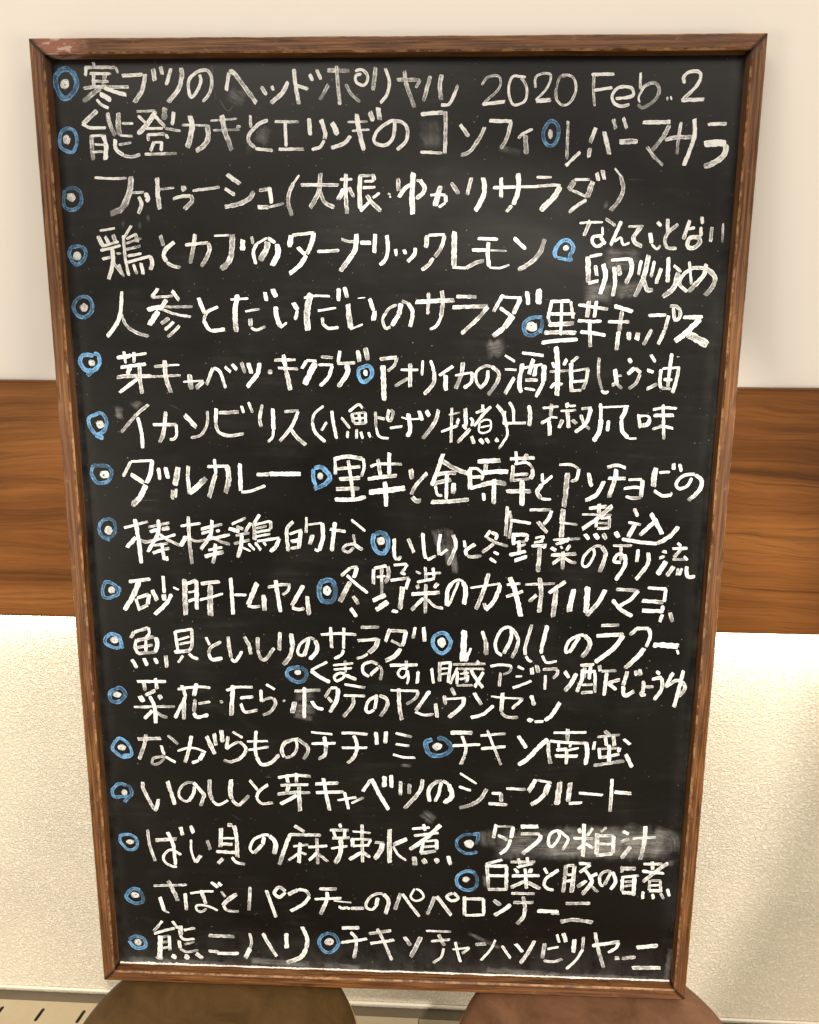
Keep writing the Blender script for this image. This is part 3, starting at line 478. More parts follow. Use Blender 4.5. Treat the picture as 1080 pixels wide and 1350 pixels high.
"29:-2516,337 -2287,401/41:-2408,423 -2387,236 -2372,-4/41:-2411,247 -2501,148/34:-2399,235 -2323,206 -2201,232/29:-2285,347 -2085,392/34:-2275,304 -2196,324/41:-2160,330 -2087,343/26:-2262,213 -2031,280/38:-2185,421 -2198,287 -2305,108/31:-2181,281 -2106,228 -1989,174/26:-2241,171 -2107,197/38:-2167,196 -2152,31/34:-2257,97 -2171,129/31:-2147,135 -2098,148/31:-2126,68 -2123,25/29:-1979,363 -1787,392/36:-1903,455 -1902,218 -1889,-2/45:-1930,267 -1989,168/29:-1924,261 -1843,219 -1758,233/31:-1789,336 -1585,387/33:-1785,293 -1707,319/33:-1647,319 -1611,326/29:-1771,227 -1541,285/36:-1679,422 -1702,282 -1798,141/31:-1697,270 -1615,223 -1521,194/29:-1674,246 -1518,287/41:-1658,198 -1668,100 -1690,7/31:-1727,136 -1594,165/41:-1765,74 -1584,120/26:-1496,388 -1363,450/38:-1527,345 -1427,317/29:-1455,365 -1391,341/36:-1317,403 -1374,317/29:-1464,280 -1333,306/26:-1485,200 -1335,239/38:-1405,281 -1421,165 -1454,67/24:-1403,165 -1327,130/31:-1348,203 -1290,143/33:-1232,482 -1288,397/36:-1286,397 -1287,240/26:-1282,385 -1133,423/35:-1133,423 -1130,345/24:-1272,349 -1170,375/26:-1273,313 -1136,339/26:-1280,270 -1137,300/29:-1264,228 -1055,262/40:-1055,258 -1087,182 -1142,127/29:-1282,216 -1231,143/26:-1205,223 -1182,187/40:-921,420 -982,341 -975,135/26:-959,299 -840,343/43:-852,337 -873,167/28:-949,233 -854,259/26:-951,166 -867,173/24:-937,221 -878,234/31:-796,464 -803,314/24:-780,392 -650,412/40:-650,406 -646,274 -684,146/26:-725,157 -684,140/43:-740,297 -772,205/33:-580,353 -433,331/42:-532,420 -565,142/28:-379,446 -251,340/26:-363,308 -346,218/33:-352,212 -276,158/33:-346,218 -429,204 -459,162 -412,138 -358,181",
"35:19,272 19,126 43,66/33:49,66 84,103/38:148,274 202,141/40:282,330 296,155 314,83/31:326,71 373,96 408,114/37:446,320 430,206 437,121/31:443,121 512,177/40:563,316 588,208 521,25/28:665,263 676,197/37:769,229 688,173 689,119/33:695,119 748,108 830,121/33:905,363 860,296/30:872,296 955,250 1072,215/39:917,345 964,322 954,274/30:938,237 835,151/28:940,159 987,136/30:906,98 966,57/39:1115,342 1124,228/39:1127,324 1231,326 1249,302/35:1249,302 1233,266/33:1169,271 1180,133/26:1141,252 1233,266/23:1154,211 1234,236/33:1086,131 1237,170/35:1135,77 1250,122/25:1319,297 1394,310 1372,268/23:1309,255 1396,268/28:1287,219 1426,233/30:1420,227 1392,202/44:1363,214 1361,99 1354,-28/23:1482,282 1730,297/28:1545,295 1559,241/28:1625,308 1610,260/28:1507,240 1604,271/32:1467,209 1515,180/25:1554,223 1572,199/39:1640,236 1608,182/35:1470,137 1702,153/39:1579,175 1581,0/37:1564,115 1485,53/33:1599,109 1659,74 1706,69/28:1855,209 1865,143 1812,40 1765,45 1773,130 1861,222 1929,229/44:1930,226 1969,145 1925,-19/25:2033,236 2206,239/28:2108,225 2111,87/32:2111,75 2053,86 2073,147 2130,160/42:2141,154 2153,52 2075,-95/39:2265,204 2259,84/41:2357,175 2360,67 2260,-86/30:2485,189 2526,180/30:2461,123 2511,142/53:2526,94 2454,-34/30:2617,269 2654,240/34:2575,215 2712,223/34:2650,204 2592,131/28:2582,113 2709,115/30:2683,144 2720,109/46:2598,47 2541,-45/32:2640,29 2633,-37/28:2674,30 2656,-37/37:2719,49 2719,-24 2744,-54 2801,-40",
"35:1055,590 1046,311/28:1079,549 1094,431 1076,288/30:1088,461 1274,434/32:1258,561 1453,564/34:1459,555 1433,483 1389,423/37:1336,452 1427,347/48:1562,574 1556,307/23:1533,447 1700,428/34:1796,583 1955,603/23:1736,525 2005,524/39:1886,625 1890,537/43:2006,609 1892,502 1743,387/28:1904,490 1995,503/32:1870,489 1868,407/30:1880,395 1989,402/27:1990,491 1987,402/25:1883,448 1975,444/35:1768,340 1811,293/39:1860,347 1897,294/39:1935,348 1966,295/46:2049,368 2080,314/39:2207,588 2240,512/30:2158,458 2274,436/46:2217,429 2166,316/39:2110,297 2296,270 2434,260/44:2434,260 2544,333 2617,423/41:2419,491 2269,335/41:2358,543 2474,350",
"37:-2504,-186 -2296,-157/54:-2407,-184 -2464,-310 -2565,-470/32:-2448,-354 -2419,-473/32:-2435,-347 -2317,-308/41:-2317,-308 -2335,-409/37:-2336,-415 -2418,-454/44:-2284,-263 -2242,-369/34:-2173,-124 -2170,-292/46:-2177,-305 -2174,-368/24:-2082,-235 -2029,-259/41:-2098,-304 -2164,-405 -2274,-509/51:-1969,-152 -1975,-509/34:-1953,-195 -1849,-162/44:-1855,-162 -1865,-450/27:-1939,-282 -1841,-262/32:-1943,-370 -1845,-337/39:-1814,-193 -1632,-171/29:-1833,-355 -1686,-315 -1606,-289/58:-1724,-204 -1737,-511/39:-1528,-132 -1522,-294 -1517,-494/27:-1498,-299 -1383,-297/53:-1277,-177 -1368,-391/34:-1375,-404 -1315,-415 -1254,-408/55:-1220,-294 -1213,-451/34:-1176,-219 -1055,-192 -959,-190/31:-971,-197 -984,-247 -1039,-291/41:-1102,-149 -1082,-311 -1062,-461/43:-839,-194 -952,-396/39:-952,-415 -892,-432 -832,-419/46:-805,-300 -791,-487",
"31:-395,-14 -479,-96/29:-395,-14 -324,-7/40:-330,-13 -360,-112/55:-396,-150 -494,-350/31:-426,-89 -337,-173 -230,-258/41:-368,-292 -320,-372/43:-393,-411 -339,-497/40:-176,-23 -176,-171/36:-170,-17 -51,10/43:-40,4 -34,-82 -63,-156/26:-146,-102 -63,-89/31:-99,-10 -99,-268/48:-183,-332 -63,-274/53:-39,-342 -153,-425/26:14,17 138,31/28:144,25 79,-68/31:85,-62 126,-67/28:-16,-131 162,-103/40:156,-110 127,-215/52:97,-191 74,-415/33:-3,-429 56,-440/26:221,-41 268,-62/31:309,3 316,-113/33:380,-2 393,-99/26:304,-64 457,-49/28:233,-145 399,-105/33:234,-170 246,-207/43:429,-154 394,-198/43:181,-263 448,-240/36:316,-162 313,-448/38:294,-299 182,-419/31:330,-310 402,-377 480,-395/26:623,-132 544,-344/43:515,-369 519,-233 559,-146/28:559,-146 617,-114 665,-132/47:665,-132 690,-230 675,-354/24:550,-331 521,-375/24:731,-192 1012,-144/42:898,-48 861,-202 789,-401/47:1013,-156 958,-311 878,-406/36:864,-338 883,-400/26:1072,-155 1200,-141/49:1099,-81 1156,-234 1211,-462/31:1069,-272 1226,-214/26:1242,-149 1517,-135/42:1374,-83 1392,-242 1381,-421/35:1351,-249 1283,-318/42:1615,-115 1462,-228/56:1531,-190 1513,-463/54:1694,-187 1658,-410/61:1822,-161 1817,-420/47:1987,-188 1923,-319 1824,-444/33:2085,-181 2296,-192/35:2290,-195 2225,-276 2129,-340/42:2056,-285 2137,-376 2247,-443/33:2375,-163 2550,-172/37:2542,-173 2535,-295/37:2331,-287 2530,-301/37:2337,-385 2536,-388/42:2520,-332 2529,-382/42:2526,-419 2508,-493/42:2595,-399 2625,-491",
"37:-2481,-685 -2522,-749/35:-2487,-691 -2343,-643/32:-2343,-643 -2340,-701 -2381,-759/35:-2467,-761 -2485,-845 -2458,-909/35:-2462,-774 -2293,-732/42:-2275,-738 -2267,-815 -2290,-893/32:-2466,-847 -2310,-816/35:-2375,-766 -2382,-882/32:-2464,-909 -2277,-886/37:-2524,-969 -2480,-1059/42:-2405,-954 -2378,-1031/42:-2299,-951 -2278,-1009/42:-2190,-923 -2187,-1047/37:-2087,-670 -2067,-888/29:-2081,-677 -1914,-648/34:-1923,-648 -1928,-808 -1962,-873/27:-2061,-760 -1949,-725/27:-2051,-804 -1926,-776/37:-2104,-887 -1955,-867/30:-2020,-920 -2073,-992/35:-1963,-899 -1922,-937 -1873,-952/32:-1789,-728 -1756,-805/37:-1644,-770 -1745,-830 -1772,-895/37:-1772,-895 -1738,-953 -1639,-938/42:-1575,-718 -1567,-827 -1552,-936/34:-1553,-942 -1511,-967 -1445,-863/37:-1422,-715 -1376,-797 -1361,-893/44:-1290,-719 -1292,-847/37:-1292,-847 -1270,-923 -1221,-942 -1132,-824/36:-1073,-663 -1084,-849/44:-964,-674 -955,-814/46:-955,-814 -988,-918 -1051,-994/39:-795,-728 -821,-824/41:-821,-824 -847,-895/29:-847,-895 -890,-890 -907,-852 -875,-774 -789,-715 -741,-733/44:-735,-739 -718,-835 -793,-933/29:-679,-681 -522,-665 -341,-674/39:-587,-603 -578,-813/31:-461,-607 -463,-817/34:-463,-830 -488,-881 -555,-921/34:-298,-600 -123,-594/31:-329,-735 -220,-723 -136,-715/48:-129,-708 -160,-791 -221,-857/29:-233,-863 -281,-896 -342,-914/46:-21,-611 -63,-739/36:-15,-624 141,-633/38:135,-633 100,-780/46:82,-806 22,-884 -63,-930/29:-9,-725 100,-780/38:219,-587 199,-702/41:299,-586 310,-731",
"64:686,-610 674,-921/24:749,-786 727,-856/48:726,-831 698,-921/41:853,-613 891,-726/50:891,-726 898,-853/40:1132,-595 1123,-696 1062,-836/36:1045,-856 995,-812 981,-724 1026,-610 1096,-571 1156,-607/36:1156,-607 1195,-694 1180,-783 1141,-879/33:1318,-541 1289,-655 1263,-769 1266,-845/29:1272,-858 1303,-901 1334,-910/47:1463,-545 1423,-740 1414,-829/29:1427,-848 1471,-917 1566,-900/44:1769,-651 1680,-815/31:1666,-823 1644,-786 1675,-697 1755,-644 1817,-636/47:1817,-636 1869,-708 1852,-782 1800,-857/33:1967,-538 2134,-530/39:1927,-641 2181,-621/49:2175,-636 2093,-762 1927,-906/36:2301,-561 2236,-628/33:2294,-561 2417,-558/38:2410,-559 2429,-638 2395,-742/52:2382,-757 2293,-876 2208,-960/63:2462,-718 2696,-728/27:2685,-765 2702,-809",
"32:-623,-955 -783,-1042/37:-783,-1049 -698,-1112 -601,-1162/24:-568,-989 -373,-963/24:-563,-1031 -386,-1014/29:-452,-938 -447,-1061/29:-453,-1068 -514,-1069 -558,-1109 -534,-1147 -472,-1113 -453,-1068/37:-447,-1087 -344,-1130/36:-136,-1003 -209,-1082/32:-222,-1095 -276,-1057 -276,-980 -197,-946 -136,-970/29:-130,-977 -100,-1028 -112,-1131/32:-21,-977 246,-966/29:137,-926 143,-1009/27:143,-1009 83,-1011 58,-1063 95,-1101 137,-1068 143,-1022/24:149,-1022 158,-1099 144,-1165/36:252,-1033 241,-1156/36:379,-998 399,-1152/34:457,-932 457,-1132/31:469,-945 572,-936/34:560,-943 539,-1143/22:470,-1002 542,-994/22:471,-1054 537,-1046/24:584,-955 891,-942/27:627,-986 557,-1155/24:621,-999 880,-994/34:627,-1025 624,-1154/24:652,-1050 736,-1035/27:647,-1102 737,-1087/27:618,-1167 691,-1165 775,-1163/36:700,-1010 714,-1139/29:725,-1061 726,-1126/36:754,-1003 798,-1085 873,-1187/34:875,-1026 794,-1183/41:806,-918 837,-943/29:940,-967 1035,-949 1144,-960/26:1144,-962 1121,-1020 1062,-1047/34:1038,-1029 1029,-1171/29:1198,-961 1259,-992/26:1183,-1064 1243,-1063/29:1157,-1181 1234,-1153 1335,-1106/41:1333,-971 1338,-1041/41:1377,-945 1398,-1021/34:1438,-988 1576,-979/33:1576,-985 1578,-1030 1538,-1076/31:1465,-1045 1464,-1193/39:1646,-1002 1688,-1068/45:1759,-1022 1708,-1128 1655,-1204/36:1790,-939 1921,-929/42:1812,-976 1811,-1080 1768,-1209/33:1814,-1005 1939,-995/33:1932,-1003 1943,-1213/36:1833,-960 1831,-1065/36:1887,-944 1880,-1079/28:1813,-1137 1918,-1130/36:1810,-1216 1922,-1206/39:1970,-935 1980,-994/31:1994,-994 2133,-984/39:2044,-1008 2028,-1241/36:2063,-1112 2172,-1072/36:2064,-1120 2144,-1178/42:2237,-989 2204,-1132/39:2204,-1139 2224,-1236 2312,-1189/39:2313,-980 2323,-1032/39:2353,-964 2358,-1031/36:2395,-1082 2395,-1187 2363,-1226/39:2370,-1226 2425,-1224/36:2420,-1142 2490,-1140/39:2507,-983 2543,-1012/39:2471,-1066 2566,-1041/39:2567,-1049 2568,-1168 2505,-1275/36:2667,-994 2637,-1062 2601,-1145/36:2607,-1137 2693,-1076 2748,-1075/41:2756,-1082 2788,-1148 2733,-1240/39:2762,-970 2733,-1150 2698,-1346",
"35:-2488,-1197 -2201,-1191/37:-2425,-1189 -2413,-1294/45:-2308,-1160 -2293,-1272/35:-2312,-1285 -2416,-1340/58:-2472,-1348 -2432,-1407/48:-2278,-1331 -2261,-1377/30:-2536,-1465 -2128,-1450/45:-2372,-1346 -2329,-1471 -2326,-1631/43:-2356,-1498 -2437,-1587/33:-2325,-1504 -2265,-1550 -2209,-1568/27:-2093,-1267 -1899,-1239 -1769,-1247/42:-2048,-1227 -2016,-1344/47:-1904,-1204 -1935,-1336/40:-2016,-1344 -2134,-1573/43:-2037,-1385 -2047,-1584/30:-1895,-1414 -1775,-1392/45:-1924,-1369 -1943,-1502/38:-1943,-1509 -1914,-1555 -1800,-1532/45:-1682,-1390 -1651,-1389/32:-1615,-1269 -1502,-1234 -1353,-1231/50:-1545,-1215 -1575,-1533/35:-1481,-1345 -1351,-1329/32:-1477,-1405 -1437,-1490 -1312,-1467/27:-1223,-1198 -1138,-1248/35:-1274,-1255 -1274,-1380/30:-1272,-1380 -1221,-1346 -1159,-1338/35:-1153,-1338 -1136,-1397 -1188,-1484 -1263,-1519/32:-1054,-1355 -1049,-1375/37:-947,-1261 -694,-1245/44:-848,-1219 -857,-1542/54:-943,-1372 -977,-1492/37:-783,-1362 -734,-1427 -667,-1445/34:-596,-1227 -652,-1320/32:-596,-1220 -528,-1219/44:-522,-1225 -536,-1337 -605,-1477/37:-622,-1319 -585,-1371/32:-460,-1181 -259,-1213/29:-468,-1296 -259,-1298/42:-376,-1313 -383,-1399 -476,-1520/37:-149,-1302 -168,-1433/37:-174,-1440 -229,-1468 -254,-1429 -223,-1343 -137,-1288/42:-124,-1288 -51,-1326 -51,-1404 -112,-1505/29:-14,-1233 254,-1234/34:254,-1240 230,-1306 139,-1374/41:65,-1212 72,-1401 97,-1539/44:364,-1231 231,-1437/32:225,-1450 305,-1481 403,-1473/44:420,-1360 440,-1505/34:570,-1194 608,-1271/41:504,-1274 518,-1371/24:517,-1312 705,-1295/41:699,-1295 671,-1387 550,-1502/41:789,-1241 865,-1363/34:764,-1497 879,-1461 980,-1367/22:954,-1274 1093,-1286 1263,-1289/36:1257,-1295 1157,-1396/41:1065,-1235 1055,-1431/34:1055,-1437 1111,-1482 1221,-1486/43:1340,-1254 1368,-1358/46:1312,-1497 1356,-1522/43:1614,-1320 1547,-1445 1477,-1513/32:1465,-1519 1380,-1528",
"38:-2519,-1805 -2285,-1792/43:-2430,-1753 -2461,-1878 -2518,-2023/35:-2216,-1757 -2117,-1849/36:-2289,-1867 -2263,-1968/31:-2263,-1982 -2366,-2005 -2389,-2060 -2345,-2073 -2278,-2023 -2250,-1975/31:-2251,-1988 -2153,-2047/28:-2127,-1924 -2018,-1887 -1930,-1894 -1843,-1930/58:-1869,-1938 -1910,-2014/33:-1916,-2017 -1988,-2050/43:-1980,-1757 -2013,-1907 -2057,-2045/43:-1829,-1754 -1755,-1948/45:-1752,-1725 -1739,-1853/50:-1679,-1689 -1672,-1817/28:-1569,-1704 -1471,-1765/40:-1615,-1755 -1639,-1891/30:-1639,-1891 -1575,-1842 -1510,-1806/33:-1504,-1806 -1444,-1879 -1491,-1975 -1594,-2026 -1669,-2010/38:-1337,-1688 -1350,-1877 -1340,-1971/38:-1340,-1971 -1292,-2045 -1203,-2029 -1113,-1938/25:-1429,-1804 -1222,-1795/28:-1419,-1895 -1217,-1857/30:-946,-1772 -935,-1852 -975,-1935 -1051,-1971/38:-1063,-1964 -1087,-1897 -1060,-1815 -996,-1780 -921,-1769/42:-921,-1769 -829,-1850 -837,-1918 -875,-1980/27:-792,-1690 -584,-1706/30:-791,-1811 -554,-1800/45:-665,-1731 -648,-1845/42:-648,-1845 -662,-1927 -725,-1976/30:-494,-1691 -385,-1688 -236,-1698/32:-492,-1848 -243,-1841/40:-373,-1711 -343,-1824 -375,-1946 -438,-2009/45:-156,-1672 -147,-1805/47:-57,-1663 -66,-1790/27:36,-1678 194,-1716/32:36,-1794 172,-1811/27:11,-1906 123,-1933 229,-1933",
"49:571,-1660 786,-1655/35:592,-1797 862,-1777/34:682,-1691 722,-1810 711,-1904/44:711,-1904 676,-1993/32:860,-1684 1104,-1656/32:870,-1822 1108,-1793/27:926,-1625 1011,-1843 1071,-1989/42:1227,-1677 1311,-1802/49:1515,-1703 1427,-1792 1321,-1922 1237,-1985/27:1567,-1636 1882,-1624/44:1701,-1593 1702,-1718/39:1524,-1723 1524,-1830 1550,-1963/29:1534,-1723 1693,-1735 1906,-1737/46:1888,-1740 1900,-1860 1887,-1967/32:1620,-1734 1622,-1794/37:1599,-1814 1708,-1805/22:1709,-1818 1817,-1789/37:1589,-1881 1809,-1876/39:1702,-1812 1703,-1966/29:1736,-1737 1732,-1784/36:2057,-1604 2114,-1655/27:1988,-1669 2204,-1642/39:2066,-1669 2081,-1762/39:2144,-1654 2156,-1760/36:1966,-1718 1958,-1805/39:2243,-1685 2307,-1743/32:2012,-1784 2024,-1897/27:2013,-1797 2206,-1779/34:2212,-1778 2197,-1825/32:2024,-1890 2210,-1845/44:2107,-1748 2117,-1934/34:1967,-1972 2118,-1941 2263,-1915/39:2271,-1844 2340,-1982",
"39:-2500,-2270 -2490,-2360 -2399,-2568/39:-2394,-2589 -2372,-2553 -2347,-2454/41:-2247,-2256 -2183,-2512/38:-1975,-2304 -1991,-2388 -2047,-2473/31:-2047,-2473 -2097,-2461 -2139,-2406 -2116,-2322 -2049,-2265 -1985,-2263/43:-1985,-2263 -1889,-2385 -1898,-2441 -1921,-2519/41:-1820,-2224 -1824,-2356 -1802,-2452/31:-1803,-2459 -1740,-2500 -1642,-2448/46:-1602,-2218 -1617,-2350 -1603,-2433/41:-1604,-2440 -1536,-2494 -1430,-2386/30:-1418,-2220 -1339,-2328/38:-1235,-2263 -1327,-2342 -1354,-2412/31:-1354,-2412 -1305,-2473 -1190,-2460/35:-1132,-2185 -967,-2155 -804,-2162/40:-1049,-2155 -1032,-2237/38:-944,-2131 -950,-2235/30:-1109,-2266 -830,-2252/41:-1027,-2271 -1047,-2334/36:-1143,-2364 -984,-2343 -813,-2341/43:-926,-2275 -922,-2546/46:-947,-2373 -1114,-2475/40:-761,-2243 -528,-2226/40:-756,-2337 -478,-2321/43:-678,-2179 -649,-2378 -620,-2530/35:-472,-2325 -430,-2511/28:-542,-2417 -353,-2377/30:-404,-2447 -315,-2396 -277,-2381/40:-289,-2313 -207,-2180/43:-201,-2173 -126,-2336 -31,-2506/50:-69,-2142 -78,-2259/45:-7,-2127 -3,-2263/40:87,-2192 85,-2343/38:175,-2217 173,-2327/45:305,-2166 275,-2297 126,-2487/37:487,-2195 463,-2319 427,-2403/43:377,-2404 363,-2294 412,-2211 499,-2174/30:499,-2174 561,-2207/50:561,-2207 594,-2315 576,-2371 515,-2414/25:671,-2088 835,-2199/30:662,-2234 781,-2272/45:936,-2251 876,-2362 784,-2427 672,-2465/37:986,-2297 1080,-2295/40:1080,-2295 1082,-2384/35:958,-2408 1145,-2417/32:1128,-2239 1320,-2247/54:1415,-2135 1346,-2267/27:1428,-2142 1570,-2168/57:1546,-2179 1507,-2290/42:1507,-2290 1448,-2360 1375,-2410/57:1650,-2156 1630,-2403/52:1751,-2160 1736,-2365/37:1747,-2386 1876,-2372/30:1840,-2269 2075,-2284/37:2154,-2108 2156,-2299 2153,-2463/47:2184,-2250 2350,-2259",
"36:-2480,-2796 -2468,-2967 -2420,-3153/44:-2406,-2915 -2184,-2894/44:-2277,-2819 -2226,-2960 -2212,-3190/34:-2148,-3072 -2256,-3018 -2331,-3093 -2316,-3164 -2252,-3206 -2200,-3211/44:-2138,-2758 -2123,-2850/47:-2034,-2740 -2012,-2825/29:-2039,-2897 -2041,-3026 -2008,-3155/44:-2002,-3154 -1946,-3073/39:-1873,-2899 -1846,-3005/44:-1725,-2759 -1741,-2974/44:-1660,-2722 -1608,-2721/44:-1595,-2727 -1574,-2840 -1570,-3083/28:-1717,-2873 -1594,-2869/34:-1746,-2938 -1616,-2938/39:-1788,-3025 -1581,-3033/44:-1720,-3102 -1774,-3161/36:-1628,-3085 -1585,-3141 -1495,-3160/44:-1291,-2846 -1306,-2931/41:-1313,-2932 -1400,-3034/34:-1406,-3035 -1437,-2978 -1395,-2877 -1290,-2824 -1239,-2823/51:-1233,-2830 -1177,-2913 -1193,-3035/38:-980,-2709 -879,-2776/33:-1040,-2810 -713,-2807/46:-1027,-2809 -1089,-2982 -1145,-3156/31:-998,-2943 -843,-2917/41:-926,-2898 -944,-3128/28:-948,-3020 -1047,-3102/31:-922,-3005 -865,-3032/33:-844,-2946 -651,-2925/36:-758,-2843 -751,-3136/36:-755,-3007 -840,-3096/36:-742,-3021 -647,-3104/38:-526,-2674 -508,-2716/33:-623,-2747 -432,-2742/33:-585,-2753 -566,-2831/38:-470,-2736 -477,-2821/33:-599,-2839 -420,-2826/31:-613,-2953 -446,-2922/49:-512,-2850 -517,-2992 -570,-3123/25:-394,-2755 -209,-2767/33:-298,-2674 -299,-2858/46:-394,-2832 -395,-2932/31:-407,-2840 -203,-2841/33:-209,-2841 -242,-2906/28:-388,-2917 -229,-2905/36:-299,-2858 -294,-3100/41:-306,-2986 -428,-3075/33:-293,-2985 -216,-3040/33:-171,-2871 -76,-2872/51:-88,-2880 -114,-2965 -172,-3060/48:-21,-2722 -25,-2920 -18,-3098/51:153,-2823 13,-2898/31:13,-2912 65,-3003 148,-3068/33:203,-2709 380,-2689/38:316,-2656 336,-2726/45:487,-2658 343,-2810 179,-2942/35:222,-2785 469,-2747/36:318,-2839 294,-2981/28:331,-2845 457,-2827/38:451,-2828 452,-2934/30:319,-2909 445,-2891/41:288,-2981 446,-2948/51:224,-3019 238,-3118/51:314,-3045 346,-3093/53:441,-3033 467,-3082/48:568,-3001 595,-3100",
"45:1039,-2634 1018,-2789/30:1046,-2655 1215,-2657/45:1209,-2657 1194,-2784/38:1188,-2798 1154,-2897 1086,-2963/38:1061,-2753 1163,-2806/45:1284,-2652 1459,-2647/35:1287,-2732 1474,-2726/45:1481,-2733 1465,-2803 1307,-2956/37:1654,-2693 1670,-2755 1605,-2862 1566,-2828 1575,-2730 1648,-2686 1712,-2726/37:1712,-2726 1758,-2780 1707,-2901/35:1807,-2765 2001,-2759/42:1906,-2602 1912,-2790 1911,-2965/42:1861,-2652 1871,-2707/35:1995,-2648 1943,-2733/33:1857,-2883 1905,-2839/32:1929,-2817 2013,-2871/32:2131,-2637 2072,-2687/55:2041,-2702 2047,-2940/35:2061,-2729 2211,-2725/45:2204,-2725 2209,-2921/30:2066,-2820 2203,-2816/38:2042,-2947 2209,-2921/42:2288,-2673 2352,-2699/35:2277,-2792 2361,-2751/42:2379,-2838 2293,-2974/30:2392,-2750 2621,-2729/42:2511,-2611 2507,-2799 2481,-2983",
"35:1113,-3026 950,-3081/41:959,-3088 973,-3245 982,-3360/38:957,-3102 1160,-3096/43:1157,-3096 1161,-3368/33:972,-3209 1157,-3210/36:976,-3367 1167,-3361/30:1196,-3049 1442,-3041/33:1271,-3007 1299,-3106/35:1358,-2990 1374,-3075/30:1261,-3107 1424,-3059/35:1236,-3122 1276,-3171/46:1407,-3116 1390,-3167/38:1214,-3206 1492,-3192/38:1344,-3118 1364,-3347/43:1342,-3262 1205,-3338/43:1375,-3275 1504,-3342/35:1533,-3105 1567,-3168/38:1679,-3122 1569,-3211 1534,-3284/35:1534,-3284 1574,-3340 1638,-3352/48:1752,-3063 1745,-3191/43:1745,-3191 1734,-3378/35:1759,-3069 1834,-3067/50:1834,-3074 1828,-3217 1817,-3375/28:1763,-3176 1832,-3167/33:1760,-3248 1835,-3231/33:1877,-3044 1996,-3041/38:1991,-3055 1888,-3143/35:1930,-3099 1991,-3183/43:1991,-3183 2013,-3254 1925,-3393/43:2065,-3152 1991,-3197/43:1962,-3234 1871,-3309/33:2015,-3297 2082,-3359/33:2202,-3126 2141,-3278/33:2135,-3285 2103,-3272 2091,-3180 2145,-3121 2208,-3126/43:2214,-3126 2252,-3231 2206,-3326/35:2304,-3059 2309,-3130/43:2306,-3087 2444,-3083/33:2306,-3187 2480,-3160/40:2319,-3201 2321,-3344/30:2340,-3236 2440,-3225/43:2437,-3182 2437,-3390/28:2343,-3286 2443,-3268/40:2322,-3358 2448,-3361/35:2516,-3031 2703,-3025/37:2601,-3000 2613,-3091/42:2758,-3009 2634,-3119 2522,-3230/35:2508,-3109 2728,-3130/38:2589,-3206 2591,-3327/30:2602,-3213 2702,-3209/38:2696,-3210 2703,-3317/28:2594,-3270 2693,-3260/38:2591,-3327 2723,-3323/35:2529,-3337 2534,-3423/38:2625,-3362 2641,-3419/35:2706,-3352 2742,-3416/35:2771,-3300 2796,-3385",
"29:-2456,-3439 -2106,-3417/45:-2301,-3375 -2254,-3483 -2208,-3607/48:-2397,-3569 -2360,-3723/24:-2366,-3724 -2308,-3751/42:-2131,-3516 -2127,-3715/32:-2078,-3514 -1926,-3487 -1834,-3484/45:-1964,-3473 -1919,-3634/29:-1797,-3704 -1907,-3656 -2012,-3652 -2015,-3711 -1963,-3724 -1915,-3686/39:-1855,-3375 -1786,-3438/39:-1783,-3380 -1746,-3415/29:-1755,-3481 -1712,-3546/47:-1592,-3505 -1693,-3582 -1742,-3643/32:-1742,-3643 -1698,-3700 -1580,-3711/42:-1452,-3420 -1474,-3692/39:-1286,-3451 -1194,-3764/39:-1088,-3473 -1155,-3527 -1205,-3477 -1152,-3410 -1088,-3459/42:-1062,-3494 -957,-3432/36:-957,-3432 -879,-3444 -841,-3509/44:-841,-3509 -908,-3599 -1041,-3685/39:-742,-3418 -561,-3412/31:-790,-3539 -516,-3520/44:-661,-3452 -666,-3547 -734,-3718/16:-595,-3552 -413,-3567/31:-544,-3616 -505,-3637 -466,-3628 -427,-3641/44:-420,-3634 -284,-3629/44:-141,-3500 -160,-3603/36:-160,-3603 -206,-3641 -264,-3606 -231,-3510 -153,-3456 -89,-3454/44:-82,-3454 -31,-3540 -63,-3688/41:92,-3441 34,-3633/36:111,-3447 183,-3562 287,-3705/28:233,-3385 195,-3474 247,-3523 324,-3484 298,-3412 246,-3385/44:440,-3465 365,-3680/41:459,-3465 531,-3564 610,-3679/38:619,-3423 562,-3461 608,-3510 678,-3479 632,-3415/46:741,-3455 746,-3674/39:742,-3484 941,-3477/41:934,-3477 942,-3652/34:752,-3674 951,-3659/44:1037,-3489 1109,-3544/49:1211,-3533 1136,-3602 1048,-3663/31:1213,-3403 1449,-3399/36:1236,-3508 1440,-3501/43:1336,-3435 1359,-3565/43:1359,-3565 1344,-3668 1282,-3758/43:1482,-3597 1699,-3597/28:1623,-3621 1707,-3623/43:1765,-3500 2013,-3491/46:1723,-3713 1856,-3686 2049,-3708",
